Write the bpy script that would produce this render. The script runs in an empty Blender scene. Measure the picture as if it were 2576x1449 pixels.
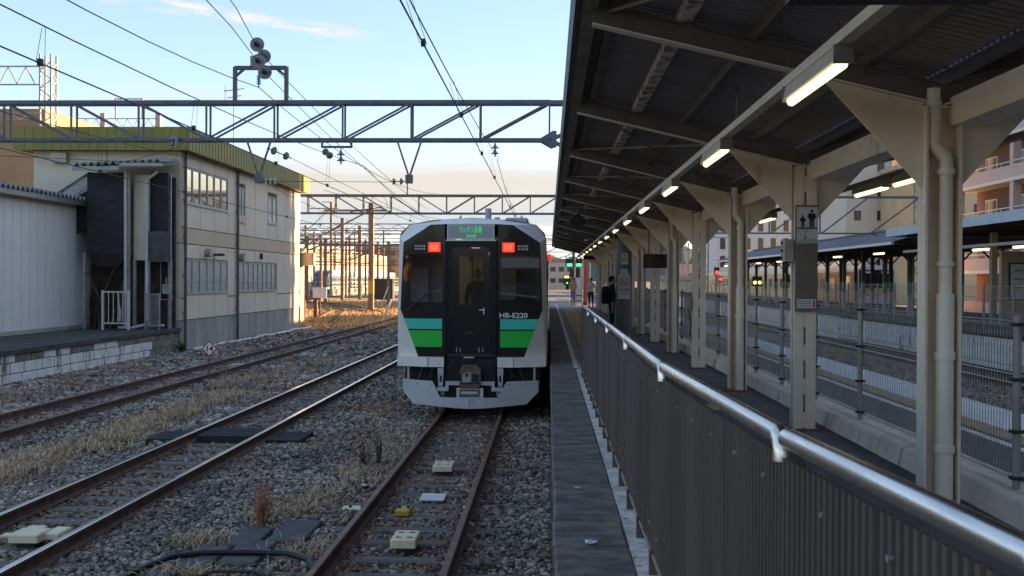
import bpy, bmesh, math, random
import numpy as np
from mathutils import Matrix, Vector
R = math.radians
random.seed(7)
rng = np.random.default_rng(11)
scene = bpy.context.scene
col = scene.collection

# ------------------------------------------------------------------ camera
# world frame: +Y along the tracks away from the camera, +X to the right, z = 0 at rail top
cam_d = bpy.data.cameras.new('camera')
cam = bpy.data.objects.new('camera', cam_d)
col.objects.link(cam)
cam.location = (0, 0, 2.51)
cam.rotation_mode = 'XYZ'
cam.rotation_euler = (Matrix.Rotation(R(1.99), 3, 'Z') @ Matrix.Rotation(R(90 - 0.44), 3, 'X') @ Matrix.Rotation(R(0.28), 3, 'Z')).to_euler()
cam_d.sensor_width = 36.0
cam_d.lens = 36.0 * 2650 / 2576
cam_d.clip_start = 0.05
cam_d.clip_end = 9000
cam_d.dof.use_dof = True
cam_d.dof.focus_distance = 17.0
cam_d.dof.aperture_fstop = 9.0
scene.camera = cam

# ------------------------------------------------------------------ sky and sun
SUN_EL, SUN_ROT = 8.0, 62.0          # low late sun, to the right and a little ahead
world = bpy.data.worlds.new('World')
scene.world = world
world.use_nodes = True
nt = world.node_tree
nt.nodes.clear()
def wn(t, **k):
    n = nt.nodes.new(t)
    for a, b in k.items(): setattr(n, a, b)
    return n
sky = wn('ShaderNodeTexSky', sky_type='NISHITA', sun_disc=False, sun_elevation=R(SUN_EL), sun_rotation=R(SUN_ROT),
         altitude=100, air_density=0.68, dust_density=0.2, ozone_density=1.0)
tc = wn('ShaderNodeTexCoord')
sep = wn('ShaderNodeSeparateXYZ')
nt.links.new(tc.outputs['Generated'], sep.inputs[0])
def wmath(op, a, b=None, c=None, clamp=False):
    n = wn('ShaderNodeMath', operation=op); n.use_clamp = clamp
    for i, v in enumerate((a, b, c)):
        if v is None: continue
        if isinstance(v, (int, float)): n.inputs[i].default_value = v
        else: nt.links.new(v, n.inputs[i])
    return n.outputs[0]
def wmap(v, f0, f1, t0=0, t1=1):
    n = wn('ShaderNodeMapRange'); n.interpolation_type = 'SMOOTHSTEP'
    nt.links.new(v, n.inputs[0])
    for i, x in enumerate((f0, f1, t0, t1)): n.inputs[i + 1].default_value = x
    return n.outputs[0]
# clouds live on a flat layer overhead: direction / height gives their plane position
zc = wmath('MAXIMUM', sep.outputs[2], 0.012)
px_ = wmath('DIVIDE', sep.outputs[0], zc)
py_ = wmath('DIVIDE', sep.outputs[1], zc)
cmb = wn('ShaderNodeCombineXYZ')
nt.links.new(px_, cmb.inputs[0]); nt.links.new(py_, cmb.inputs[1])
def wnoise(vec, loc, sc, scale, detail=5, rough=.55, dist=0.0):
    mp = wn('ShaderNodeMapping'); mp.inputs['Location'].default_value = loc; mp.inputs['Scale'].default_value = sc
    nt.links.new(vec, mp.inputs[0])
    n = wn('ShaderNodeTexNoise'); n.inputs['Scale'].default_value = scale; n.inputs['Detail'].default_value = detail
    n.inputs['Roughness'].default_value = rough; n.inputs['Distortion'].default_value = dist
    nt.links.new(mp.outputs[0], n.inputs[0])
    return n.outputs[0]
# low bank of cloud round the whole horizon
n1 = wnoise(tc.outputs['Generated'], (0.3, 0.1, 0), (2.2, 2.2, 26), 1.0, 6, .5)
el1 = wmath('ADD', sep.outputs[2], wmath('MULTIPLY', wmath('SUBTRACT', n1, .5), .06))
band = wmath('MULTIPLY', wmap(el1, .118, .096), wmap(el1, .035, .06, 0.35, 1.0))
n1b = wnoise(tc.outputs['Generated'], (4.3, 1.1, 0), (3.5, 3.5, 60), 1.0, 6, .55)
thin = wmath('MULTIPLY', wmap(n1b, .5, .72), wmap(sep.outputs[2], .24, .12))
# wisps higher up
n2 = wnoise(cmb.outputs[0], (1.75, -.35, 0), (.55, 1.9, 1), .62, 8, .62, .25)
wisp = wmap(n2, .60, .78, 0, .8)
# one drawn-out streak of cloud, upper left
def lin(a, b, c): return wmath('ADD', wmath('ADD', wmath('MULTIPLY', px_, a), wmath('MULTIPLY', py_, b)), c)
wob = wnoise(cmb.outputs[0], (7.1, 2.2, 0), (1, 1, 1), 2.6, 6, .6)
al_ = lin(.79, .61, -(.79 * -1.17 + .61 * 4.02)); ac_ = wmath('ADD', lin(-.61, .79, -(-.61 * -1.17 + .79 * 4.02)), wmath('MULTIPLY', wmath('SUBTRACT', wob, .5), .22))
n3 = wnoise(cmb.outputs[0], (3.3, 1.4, 0), (1, 1, 1), 5.5, 8, .65, .3)
streak = wmath('MULTIPLY', wmath('MULTIPLY', wmap(wmath('ABSOLUTE', al_), .62, .30), wmap(wmath('ABSOLUTE', ac_), .13, .02)), wmap(n3, .34, .62))
mask = wmath('MAXIMUM', wmath('MAXIMUM', wmath('MULTIPLY', streak, 1.0), wmath('MULTIPLY', band, .85)), wmath('MAXIMUM', wmath('MULTIPLY', thin, .5), wmath('MULTIPLY', wisp, wmap(sep.outputs[2], .12, .2))))
clow = wn('ShaderNodeMix', data_type='RGBA')
nt.links.new(wmap(sep.outputs[2], .058, .082), clow.inputs[0])
clow.inputs[6].default_value = (.86, .88, .92, 1); clow.inputs[7].default_value = (1.10, .94, .79, 1)
ccol = wn('ShaderNodeMix', data_type='RGBA')
nt.links.new(wmap(sep.outputs[2], .09, .26), ccol.inputs[0]); nt.links.new(clow.outputs[2], ccol.inputs[6])
ccol.inputs[7].default_value = (1.45, 1.32, 1.25, 1)
gam = wn('ShaderNodeGamma'); gam.inputs[1].default_value = .5
nt.links.new(sky.outputs[0], gam.inputs[0])
hsv = wn('ShaderNodeHueSaturation'); hsv.inputs['Saturation'].default_value = 2.3; nt.links.new(wmap(sep.outputs[2], .03, .125, .85, 1.5), hsv.inputs['Saturation']); hsv.inputs['Value'].default_value = 1.0; hsv.inputs['Hue'].default_value = .518
nt.links.new(gam.outputs[0], hsv.inputs['Color'])
mixc = wn('ShaderNodeMix', data_type='RGBA')
nt.links.new(mask, mixc.inputs[0]); nt.links.new(hsv.outputs[0], mixc.inputs[6]); nt.links.new(ccol.outputs[2], mixc.inputs[7])
bg = wn('ShaderNodeBackground'); bg.inputs[1].default_value = 0.15
nt.links.new(mixc.outputs[2], bg.inputs[0])
wo = wn('ShaderNodeOutputWorld'); nt.links.new(bg.outputs[0], wo.inputs[0])

sun_d = bpy.data.lights.new('sun', 'SUN')
sun_d.energy = 5.0; sun_d.angle = R(0.53); sun_d.color = (1.0, .67, .36)
sun = bpy.data.objects.new('sun', sun_d); col.objects.link(sun)
sdir = Vector((math.sin(R(SUN_ROT)) * math.cos(R(SUN_EL)), math.cos(R(SUN_ROT)) * math.cos(R(SUN_EL)), math.sin(R(SUN_EL))))
sun.rotation_euler = sdir.to_track_quat('Z', 'Y').to_euler()
sun.location = sdir * 100

vs = scene.view_settings
vs.view_transform = 'Standard'; vs.look = 'None'; vs.gamma = 1.0; vs.use_curve_mapping = False
vs.exposure = 2.33
scene.render.engine = 'CYCLES'
cy = scene.cycles
cy.use_denoising = True
cy.max_bounces = 8; cy.diffuse_bounces = 5; cy.glossy_bounces = 3; cy.transparent_max_bounces = 12
cy.transmission_bounces = 4; cy.sample_clamp_indirect = 6.0; cy.caustics_reflective = False; cy.caustics_refractive = False

# ------------------------------------------------------------------ helpers: materials
MATS = {}
def mat(name, c1, c2=None, scale=4.0, rough=.75, metal=0.0, bump=0.0, bscale=None, stretch=(1, 1, 1), lo=.38, hi=.64,
        c3=None, s3=1.2, st3=(1, 1, 1), lo3=.55, hi3=.7, emit=None, estr=0.0, spec=.4, island=0.0, detail=6, r2=None, bdist=.02):
    if name in MATS: return MATS[name]
    warm = lambda c: None if c is None else (min(.9, c[0] * 1.10), c[1], c[2] * .86)
    c1, c2, c3 = warm(c1), warm(c2), warm(c3)
    m = bpy.data.materials.new(name); m.use_nodes = True
    t = m.node_tree; N = t.nodes; L = t.links
    b = N['Principled BSDF']
    b.inputs['Roughness'].default_value = rough; b.inputs['Metallic'].default_value = metal
    b.inputs['Specular IOR Level'].default_value = spec
    b.inputs['Base Color'].default_value = (*c1, 1)
    co = N.new('ShaderNodeNewGeometry')
    def noise(sc, st, det=detail):
        mp = N.new('ShaderNodeMapping'); mp.inputs['Scale'].default_value = st
        L.new(co.outputs['Position'], mp.inputs[0])
        n = N.new('ShaderNodeTexNoise'); n.inputs['Scale'].default_value = sc; n.inputs['Detail'].default_value = det
        n.inputs['Roughness'].default_value = .62
        L.new(mp.outputs[0], n.inputs[0]); return n.outputs[0]
    def ramp(v, a, z):
        r = N.new('ShaderNodeMapRange'); r.interpolation_type = 'SMOOTHSTEP'
        L.new(v, r.inputs[0]); r.inputs[1].default_value = a; r.inputs[2].default_value = z
        return r.outputs[0]
    def mix(f, a, z):
        x = N.new('ShaderNodeMix'); x.data_type = 'RGBA'
        if hasattr(f, 'default_value') or not isinstance(f, float): L.new(f, x.inputs[0])
        else: x.inputs[0].default_value = f
        for i, v in ((6, a), (7, z)):
            if isinstance(v, tuple): x.inputs[i].default_value = (*v, 1)
            else: L.new(v, x.inputs[i])
        return x.outputs[2]
    out = None
    if c2 is not None:
        f = ramp(noise(scale, stretch), lo, hi)
        out = mix(f, c1, c2)
        if r2 is not None:
            rr = N.new('ShaderNodeMapRange'); L.new(f, rr.inputs[0]); rr.inputs[3].default_value = rough; rr.inputs[4].default_value = r2
            L.new(rr.outputs[0], b.inputs['Roughness'])
    if c3 is not None:
        out = mix(ramp(noise(s3, st3), lo3, hi3), out if out is not None else c1, c3)
    if island > 0:
        g = N.new('ShaderNodeNewGeometry')
        mr = N.new('ShaderNodeMapRange'); L.new(g.outputs['Random Per Island'], mr.inputs[0])
        mr.inputs[3].default_value = 1 - island; mr.inputs[4].default_value = 1 + island
        hs = N.new('ShaderNodeHueSaturation'); L.new(mr.outputs[0], hs.inputs['Value'])
        if out is None: hs.inputs['Color'].default_value = (*c1, 1)
        else: L.new(out, hs.inputs['Color'])
        out = hs.outputs[0]
    if out is not None: L.new(out, b.inputs['Base Color'])
    if bump > 0:
        bn = N.new('ShaderNodeBump'); bn.inputs['Strength'].default_value = bump; bn.inputs['Distance'].default_value = bdist
        L.new(noise(bscale or scale * 4, (1, 1, 1), 8), bn.inputs['Height']); L.new(bn.outputs[0], b.inputs['Normal'])
    if emit is not None:
        b.inputs['Emission Color'].default_value = (*emit, 1); b.inputs['Emission Strength'].default_value = estr
    MATS[name] = m
    return m
def glass(name, tint=.5, refl=1.0, col3=None, base=.04):
    m = bpy.data.materials.new(name); m.use_nodes = True
    t = m.node_tree; N = t.nodes; L = t.links; N.clear()
    tr = N.new('ShaderNodeBsdfTransparent'); tr.inputs[0].default_value = (*(col3 or (tint, tint, tint)), 1)
    gl = N.new('ShaderNodeBsdfGlossy'); gl.inputs['Roughness'].default_value = .02; gl.inputs[0].default_value = (refl, refl, refl, 1)
    fr = N.new('ShaderNodeFresnel'); fr.inputs[0].default_value = 1.5
    mx = N.new('ShaderNodeMixShader'); o = N.new('ShaderNodeOutputMaterial')
    L.new(fr.outputs[0], mx.inputs[0]); L.new(tr.outputs[0], mx.inputs[1]); L.new(gl.outputs[0], mx.inputs[2]); L.new(mx.outputs[0], o.inputs[0])
    MATS[name] = m
    return m

# ------------------------------------------------------------------ helpers: meshes
class MB:
    def __init__(s): s.v = []; s.f = []; s.sm = False
    def add(s, vs, fs):
        o = len(s.v); s.v += [tuple(p) for p in vs]; s.f += [tuple(i + o for i in f) for f in fs]; return s
    def box(s, x0, x1, y0, y1, z0, z1):
        x0, x1 = min(x0, x1), max(x0, x1); y0, y1 = min(y0, y1), max(y0, y1); z0, z1 = min(z0, z1), max(z0, z1)
        return s.add([(x0, y0, z0), (x1, y0, z0), (x1, y1, z0), (x0, y1, z0), (x0, y0, z1), (x1, y0, z1), (x1, y1, z1), (x0, y1, z1)],
              [(3, 2, 1, 0), (4, 5, 6, 7), (0, 1, 5, 4), (1, 2, 6, 5), (2, 3, 7, 6), (3, 0, 4, 7)])
    def cbox(s, x0, x1, y0, y1, z0, z1, c=.01):
        # box with chamfered upper and vertical edges
        vs = []
        for z, k in ((z0, 0), (z1 - c, 0), (z1, c)):
            a, b_, d, e = x0 + k, x1 - k, y0 + k, y1 - k
            q = c
            vs += [(a + q, d, z), (b_ - q, d, z), (b_, d + q, z), (b_, e - q, z), (b_ - q, e, z), (a + q, e, z), (a, e - q, z), (a, d + q, z)]
        fs = [tuple(range(7, -1, -1)), tuple(range(16, 24))]
        for r in (0, 8):
            for i in range(8): fs.append((r + i, r + (i + 1) % 8, r + 8 + (i + 1) % 8, r + 8 + i))
        return s.add(vs, fs)
    def bar(s, p, q, w, h=None, up=(0, 0, 1)):
        p, q = Vector(p), Vector(q); d = (q - p)
        if d.length < 1e-6: return s
        d.normalize(); u = Vector(up)
        if abs(d.dot(u)) > .97: u = Vector((1, 0, 0)) if abs(d.x) < .9 else Vector((0, 1, 0))
        a = d.cross(u).normalized(); b = a.cross(d).normalized()
        h = w if h is None else h
        c = [a * sx * w / 2 + b * sz * h / 2 for sx, sz in ((-1, -1), (1, -1), (1, 1), (-1, 1))]
        return s.add([p + k for k in c] + [q + k for k in c], [(3, 2, 1, 0), (4, 5, 6, 7), (0, 1, 5, 4), (1, 2, 6, 5), (2, 3, 7, 6), (3, 0, 4, 7)])
    def cyl(s, p, q, r, r2=None, n=12, cap=True):
        p, q = Vector(p), Vector(q); d = (q - p).normalized(); r2 = r if r2 is None else r2
        u = Vector((0, 0, 1)) if abs(d.z) < .9 else Vector((1, 0, 0))
        a = d.cross(u).normalized(); b = d.cross(a)
        v = []
        for c, rr in ((p, r), (q, r2)):
            for i in range(n):
                t = 2 * math.pi * i / n; v.append(c + (a * math.cos(t) + b * math.sin(t)) * rr)
        f = [(i, (i + 1) % n, n + (i + 1) % n, n + i) for i in range(n)]
        if cap: f += [tuple(range(n - 1, -1, -1)), tuple(range(n, 2 * n))]
        return s.add(v, f)
    def tube(s, pts, r, n=8, cap=True):
        pts = [Vector(p) for p in pts]; v = []; f = []; ref = None
        for k, c in enumerate(pts):
            d = (pts[min(k + 1, len(pts) - 1)] - pts[max(k - 1, 0)]).normalized()
            if ref is None: ref = Vector((0, 0, 1)) if abs(d.z) < .9 else Vector((1, 0, 0))
            a = d.cross(ref).normalized(); b = d.cross(a).normalized(); ref = -b if False else ref
            rr = r[k] if isinstance(r, (list, tuple)) else r
            for i in range(n):
                t = 2 * math.pi * i / n; v.append(c + (a * math.cos(t) + b * math.sin(t)) * rr)
        for k in range(len(pts) - 1):
            for i in range(n): f.append((k * n + i, k * n + (i + 1) % n, (k + 1) * n + (i + 1) % n, (k + 1) * n + i))
        if cap: f += [tuple(range(n - 1, -1, -1)), tuple(range((len(pts) - 1) * n, len(pts) * n))]
        return s.add(v, f)
    def lathe(s, prof, origin, axis='z', n=16):
        ox, oy, oz = origin; v = []
        for r, h in prof:
            for i in range(n):
                t = 2 * math.pi * i / n; c, d = r * math.cos(t), r * math.sin(t)
                v.append((ox + c, oy + d, oz + h) if axis == 'z' else (ox + c, oy + h, oz + d) if axis == 'y' else (ox + h, oy + c, oz + d))
        f = []
        for k in range(len(prof) - 1):
            for i in range(n): f.append((k * n + i, k * n + (i + 1) % n, (k + 1) * n + (i + 1) % n, (k + 1) * n + i))
        f += [tuple(range(n - 1, -1, -1)), tuple(range((len(prof) - 1) * n, len(prof) * n))]
        return s.add(v, f)
    def prism(s, pts, d):
        # flat polygon (3-D points) pushed along vector d
        n = len(pts); d = Vector(d); a = [Vector(p) for p in pts]
        return s.add(a + [p + d for p in a], [tuple(range(n - 1, -1, -1)), tuple(range(n, 2 * n))] + [(i, (i + 1) % n, n + (i + 1) % n, n + i) for i in range(n)])
    def quad(s, *p): return s.add(p, [tuple(range(len(p)))])
    def build(s, name, m, parent=None, kind=None, smooth=False, label=None):
        me = bpy.data.meshes.new(name)
        me.from_pydata(s.v, [], s.f); me.update()
        bm_ = bmesh.new(); bm_.from_mesh(me); bmesh.ops.recalc_face_normals(bm_, faces=bm_.faces); bm_.to_mesh(me); bm_.free()
        return link(name, me, m, parent, kind, smooth, label)
def link(name, me, m, parent=None, kind=None, smooth=False, label=None):
    if m is not None and len(me.materials) == 0: me.materials.append(m)
    if smooth:
        me.shade_smooth()
        try: me.set_sharp_from_angle(angle=R(40))
        except Exception: pass
    o = bpy.data.objects.new(name, me); col.objects.link(o)
    if parent is not None:
        o.parent = parent
        o.matrix_parent_inverse = Matrix.Translation(-root_loc(parent))
    if kind: o['kind'] = kind
    if label: o['label'] = label
    return o
def root_loc(o): return Vector(o.location)
def thing(name, label, cat, loc=(0, 0, 0), group=None):
    o = bpy.data.objects.new(name, None); col.objects.link(o); o.location = loc; o.empty_display_size = .2
    o['label'] = label; o['category'] = cat
    if group: o['group'] = group
    return o
def tag(o, label, cat, group=None):
    o['label'] = label; o['category'] = cat
    if group: o['group'] = group
    return o
def copy_thing(src, loc, label, group=None):
    def rec(o, par):
        c = o.copy(); col.objects.link(c); c.parent = par
        if par is not None: c.matrix_parent_inverse = o.matrix_parent_inverse.copy()
        for ch in o.children: rec(ch, c)
        return c
    kids = list(src.children)
    c = src.copy(); col.objects.link(c); c.location = loc; c['label'] = label
    if group: c['group'] = group
    for k in kids: rec(k, c)
    return c
def share(o, name, loc, parent=None, label=None, rot=None):
    # another piece with the same mesh
    c = bpy.data.objects.new(name, o.data); col.objects.link(c); c.location = loc
    if rot: c.rotation_euler = rot
    if parent is not None:
        c.parent = parent; c.matrix_parent_inverse = Matrix.Translation(-root_loc(parent))
    if label: c['label'] = label
    return c
def text(name, body, size, loc, m, parent, rot=(R(90), 0, 0), align='LEFT', ext=.001, bold=0.0, width=None):
    cu = bpy.data.curves.new(name, 'FONT'); cu.body = body; cu.size = size; cu.extrude = ext; cu.align_x = align
    cu.offset = bold; cu.resolution_u = 3
    o = bpy.data.objects.new(name, cu); col.objects.link(o)
    dg = bpy.context.evaluated_depsgraph_get(); dg.update()
    me = bpy.data.meshes.new_from_object(o.evaluated_get(dg))
    bpy.data.objects.remove(o)
    mt = Matrix.Translation(loc) @ (Matrix.Rotation(rot[2], 4, 'Z') @ Matrix.Rotation(rot[0], 4, 'X'))
    if width and len(me.vertices):
        xs = [v.co.x for v in me.vertices]; k = width / max(1e-6, max(xs) - min(xs)); me.transform(Matrix.Diagonal((k, 1, 1, 1)))
    me.transform(mt)
    me.materials.clear()
    return link(name, me, m, parent)
ORD = ['nearest', 'second', 'third', 'fourth', 'fifth', 'sixth', 'seventh', 'eighth', 'ninth', 'tenth', 'eleventh', 'twelfth', 'thirteenth',
       'fourteenth', 'fifteenth', 'sixteenth', 'seventeenth', 'eighteenth', 'nineteenth', 'twentieth', 'twenty-first', 'twenty-second', 'twenty-third', 'twenty-fourth',
       'twenty-fifth', 'twenty-sixth', 'twenty-seventh', 'twenty-eighth', 'twenty-ninth', 'thirtieth', 'thirty-first', 'thirty-second', 'thirty-third', 'thirty-fourth']

# ------------------------------------------------------------------ materials
m_ground = mat('yard_ground', (.13, .12, .11), (.22, .195, .17), 1.3, .95, bump=.9, bscale=14, c3=(.20, .135, .07), s3=.12, lo3=.5, hi3=.68)
m_stone = mat('ballast_stone', (.19, .165, .142), (.33, .29, .25), .8, .85, island=.75, c3=(.24, .165, .12), s3=.45, lo3=.48, hi3=.64)
m_sleeper = mat('sleeper_wood', (.12, .105, .092), (.20, .178, .155), 3, .9, stretch=(1, 12, 1), bump=.4)
m_rail_side = mat('rail_rust', (.085, .05, .038), (.14, .085, .06), 5, .8, bump=.2)
m_rail_top = mat('rail_polished_top', (.62, .60, .57), (.42, .38, .34), 2, .22, metal=1.0, stretch=(1, .1, 1))
m_rail_rusty = mat('rail_rusty_top', (.15, .09, .068), (.23, .15, .115), 6, .6, metal=.3)
m_conc = mat('concrete', (.42, .40, .37), (.33, .315, .295), 1.5, .88, bump=.25, bscale=20)
m_conc_dark = mat('weathered_edge_slab', (.10, .088, .08), (.20, .178, .16), 4.5, .9, bump=.6, bscale=30, stretch=(.8, 1.6, 1), c3=(.28, .255, .23), s3=3.2, st3=(.5, 2.0, 1), lo3=.58, hi3=.82)
m_conc_wall = mat('concrete_wall', (.42, .41, .385), (.31, .30, .28), 1.2, .9, bump=.3, bscale=16, stretch=(1, 1, .35), c3=(.08, .075, .07), s3=1.1, st3=(1, 1, .3), lo3=.6, hi3=.8)
m_asph = mat('asphalt', (.075, .072, .078), (.11, .105, .108), 2.5, .92, bump=.35, bscale=60)
m_white_line = mat('worn_white_paint', (.62, .62, .60), (.40, .385, .36), 7, .8, c3=(.16, .15, .14), s3=11, lo3=.58, hi3=.7)
m_tact = mat('tactile_paving', (.48, .35, .14), (.36, .27, .13), 3, .8)
m_tact_dull = mat('tactile_paving_dull', (.44, .35, .23), (.35, .28, .185), 3, .85)
m_cream = mat('cream_painted_steel', (.80, .725, .62), (.73, .66, .56), 1.6, .55, c3=(.36, .26, .165), s3=3.2, st3=(1.4, 1.4, .3), lo3=.57, hi3=.78, bump=.08)
m_cream_pipe = mat('cream_plastic_pipe', (.84, .79, .70), (.79, .74, .65), 1.4, .5)
m_roofdeck = mat('canopy_deck', (.28, .26, .285), (.34, .315, .345), 1.2, .7, stretch=(1, 1, 1))
m_canopy_steel = mat('canopy_steel', (.27, .245, .215), (.19, .17, .15), 2.2, .65, c3=(.34, .31, .27), s3=7, lo3=.6, hi3=.68)
m_purlin = mat('peeling_purlin', (.72, .67, .60), (.20, .17, .145), 7, .7, lo=.45, hi=.6)
m_fascia = mat('canopy_fascia', (.05, .05, .058), (.075, .072, .078), 2, .6)
m_fence = mat('brown_corrugated_steel', (.086, .069, .058), (.116, .095, .081), 2.0, .48, metal=0, spec=.3, stretch=(1, 1, .2), c3=(.14, .118, .10), s3=3.5, st3=(3, 3, .25), lo3=.6, hi3=.78)
m_fence_edge = mat('fence_bottom_edge', (.46, .36, .28), (.34, .28, .22), 8, .7)
m_steel = mat('brushed_handrail', (.82, .82, .80), (.66, .66, .65), 3, .26, metal=1.0, stretch=(12, .6, 12), r2=.34)
m_galv = mat('galvanised_steel', (.40, .405, .41), (.30, .305, .315), 5, .5, metal=.55)
m_galv_lt = mat('galvanised_fence', (.36, .355, .34), (.28, .275, .26), 5, .55, metal=.3)
m_gantry = mat('gantry_steel', (.135, .15, .17), (.10, .11, .125), 3, .6, metal=.2)
m_wire = mat('overhead_wire', (.045, .042, .042), rough=.5, metal=.5)
m_insul = mat('porcelain_insulator', (.22, .23, .235), (.17, .18, .185), 4, .25, spec=.6)
m_black = mat('black_part', (.012, .012, .013), rough=.5)
m_dark = mat('dark_grey_part', (.035, .035, .038), rough=.6)
m_white = mat('white_paint', (.72, .73, .74), (.62, .63, .64), 4, .5)
m_rust = mat('rusty_steel', (.12, .065, .04), (.18, .10, .06), 5, .8)
m_tube = mat('lit_fluorescent_tube', (.9, .88, .8), rough=.4, emit=(1.0, .81, .43), estr=.5)
m_glass = glass('window_glass', .55)
m_glass_dark = glass('dark_glass', .25)
# ================================================================== THE SETTING: ground, ballast, tracks, platforms
GZ = -.21
mb = MB()
xs = [-700, -60, -14, -5, 0, 14, 60, 700]; ys = [-60, 0, 10, 30, 60, 100, 250, 900, 3200]
for i in range(len(xs) - 1):
    for j in range(len(ys) - 1):
        mb.quad((xs[i], ys[j], GZ), (xs[i + 1], ys[j], GZ), (xs[i + 1], ys[j + 1], GZ), (xs[i], ys[j + 1], GZ))
bm_ = mb
ground = mb.build('ground', m_ground, kind='structure')

# ---- ballast stones: real stones in the part of the yard the lens can resolve
def stones(name, pts, sizes, m, m2=None, flag=None):
    ico = bmesh.new(); bmesh.ops.create_icosphere(ico, subdivisions=1, radius=1.0)
    bv = np.array([v.co[:] for v in ico.verts]); bf = np.array([[v.index for v in f.verts] for f in ico.faces]); ico.free()
    n = len(pts); nv = len(bv)
    var = [bv * (1 + rng.uniform(-.34, .34, (nv, 1))) * rng.uniform(.7, 1.25, (1, 3)) * np.array([[1, 1, .72]]) for _ in range(14)]
    var = np.stack(var)
    k = rng.integers(0, 14, n)
    a = rng.uniform(0, 2 * math.pi, n); ca, sa = np.cos(a), np.sin(a)
    b = rng.uniform(-.6, .6, n); cb, sb = np.cos(b), np.sin(b)
    v = var[k] * sizes[:, None, None]
    x = v[..., 0]; y = v[..., 1]; z = v[..., 2]
    y, z = y * cb[:, None] - z * sb[:, None], y * sb[:, None] + z * cb[:, None]
    x, y = x * ca[:, None] - y * sa[:, None], x * sa[:, None] + y * ca[:, None]
    vv = np.stack([x, y, z], -1) + pts[:, None, :]
    ff = (bf[None] + (np.arange(n) * nv)[:, None, None]).reshape(-1, 3)
    me = bpy.data.meshes.new(name)
    me.vertices.add(n * nv); me.vertices.foreach_set('co', vv.reshape(-1).astype(np.float32))
    me.loops.add(ff.size); me.loops.foreach_set('vertex_index', ff.reshape(-1).astype(np.int32))
    me.polygons.add(len(ff)); me.polygons.foreach_set('loop_start', np.arange(0, ff.size, 3, dtype=np.int32))
    me.polygons.foreach_set('use_smooth', np.zeros(len(ff), bool))
    me.update(calc_edges=True); me.validate()
    me.materials.append(m)
    if m2 is not None:
        me.materials.append(m2)
        me.polygons.foreach_set('material_index', np.repeat(flag.astype(np.int32), len(bf)))
    return link(name, me, None, kind='stuff')
def in_view(x, y, lo=0.0):
    return x > -(.545 * y + .5)
P = []; S = []
for (y0, y1, dens, sz) in ((8.6, 13, 800, .022), (13, 18, 540, .026), (18, 25, 330, .033), (25, 36, 150, .046), (36, 58, 42, .07)):
    xa = -(.545 * y1 + .6); n = int((0.02 - xa) * (y1 - y0) * dens)
    x = rng.uniform(xa, .02, n); y = rng.uniform(y0, y1, n)
    k = in_view(x, y) & (x > -13.6)
    # under the train's own shadow nothing can be told apart
    k &= ~((y > 22) & (x > -2.6))
    # fewer stones where grass and soil took over, fewer between the rails of the rusty track
    soil = (np.sin(x * 1.3 + y * .35) + np.sin(y * .8 - x * .6)) * .5
    between = (np.abs(x + 7.3) < .75 + .35 * np.sin(y * .5)) & (y < 24)
    k &= ~(between & (rng.uniform(0, 1, n) < .72))
    k &= ~((soil > .55) & (rng.uniform(0, 1, n) < .35))
    for tx, s0_, pt in ((-1.45, 8.8, .6), (-5.25, 9.0, .6), (-9.5, 17.0, .6)):
        off = np.abs(((y - s0_ + pt / 2) % pt) - pt / 2)
        k &= ~((np.abs(x - tx) < 1.04) & (off < .105) & (rng.uniform(0, 1, n) < (.86 if tx > -2 else .6)))
    x, y = x[k], y[k]; n = len(x)
    s = sz * rng.uniform(.55, 1.35, n)
    z = GZ + .012 + rng.uniform(0, .035, n)
    # bed is crowned a little along every track
    for tx in (-1.45, -5.25, -9.5):
        z += .030 * np.exp(-((np.abs(x - tx) - .95) / .35) ** 2)
    P.append(np.stack([x, y, z], 1)); S.append(s)
P = np.concatenate(P); S = np.concatenate(S)
near_rail = np.zeros(len(P))
for tx in (-1.45, -5.25, -9.5): near_rail = np.maximum(near_rail, np.exp(-((np.abs(np.abs(P[:, 0] - tx) - .566)) / .22) ** 2) + .55 * (np.abs(P[:, 0] - tx) < .5))
S = S * np.where(rng.uniform(0, 1, len(P)) < .12, 1.45, np.where(rng.uniform(0, 1, len(P)) < .3, .62, 1.0))
stones('ballast_gravel', P, S, m_stone, mat('rust_stained_stone', (.20, .135, .10), (.29, .205, .16), 1.1, .9, island=.6), (rng.uniform(0, 1, len(P)) < near_rail * .8))

# right-hand bed, seen through the wire fence
n = 9000
x = rng.uniform(8.3, 11.6, n); y = rng.uniform(13, 48, n)
stones('far_side_gravel', np.stack([x, y, np.full(n, GZ + .03) + rng.uniform(0, .03, n)], 1), rng.uniform(.03, .07, n), mat('brown_ballast', (.18, .14, .115), (.26, .21, .175), 1, .9, island=.5))

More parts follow.
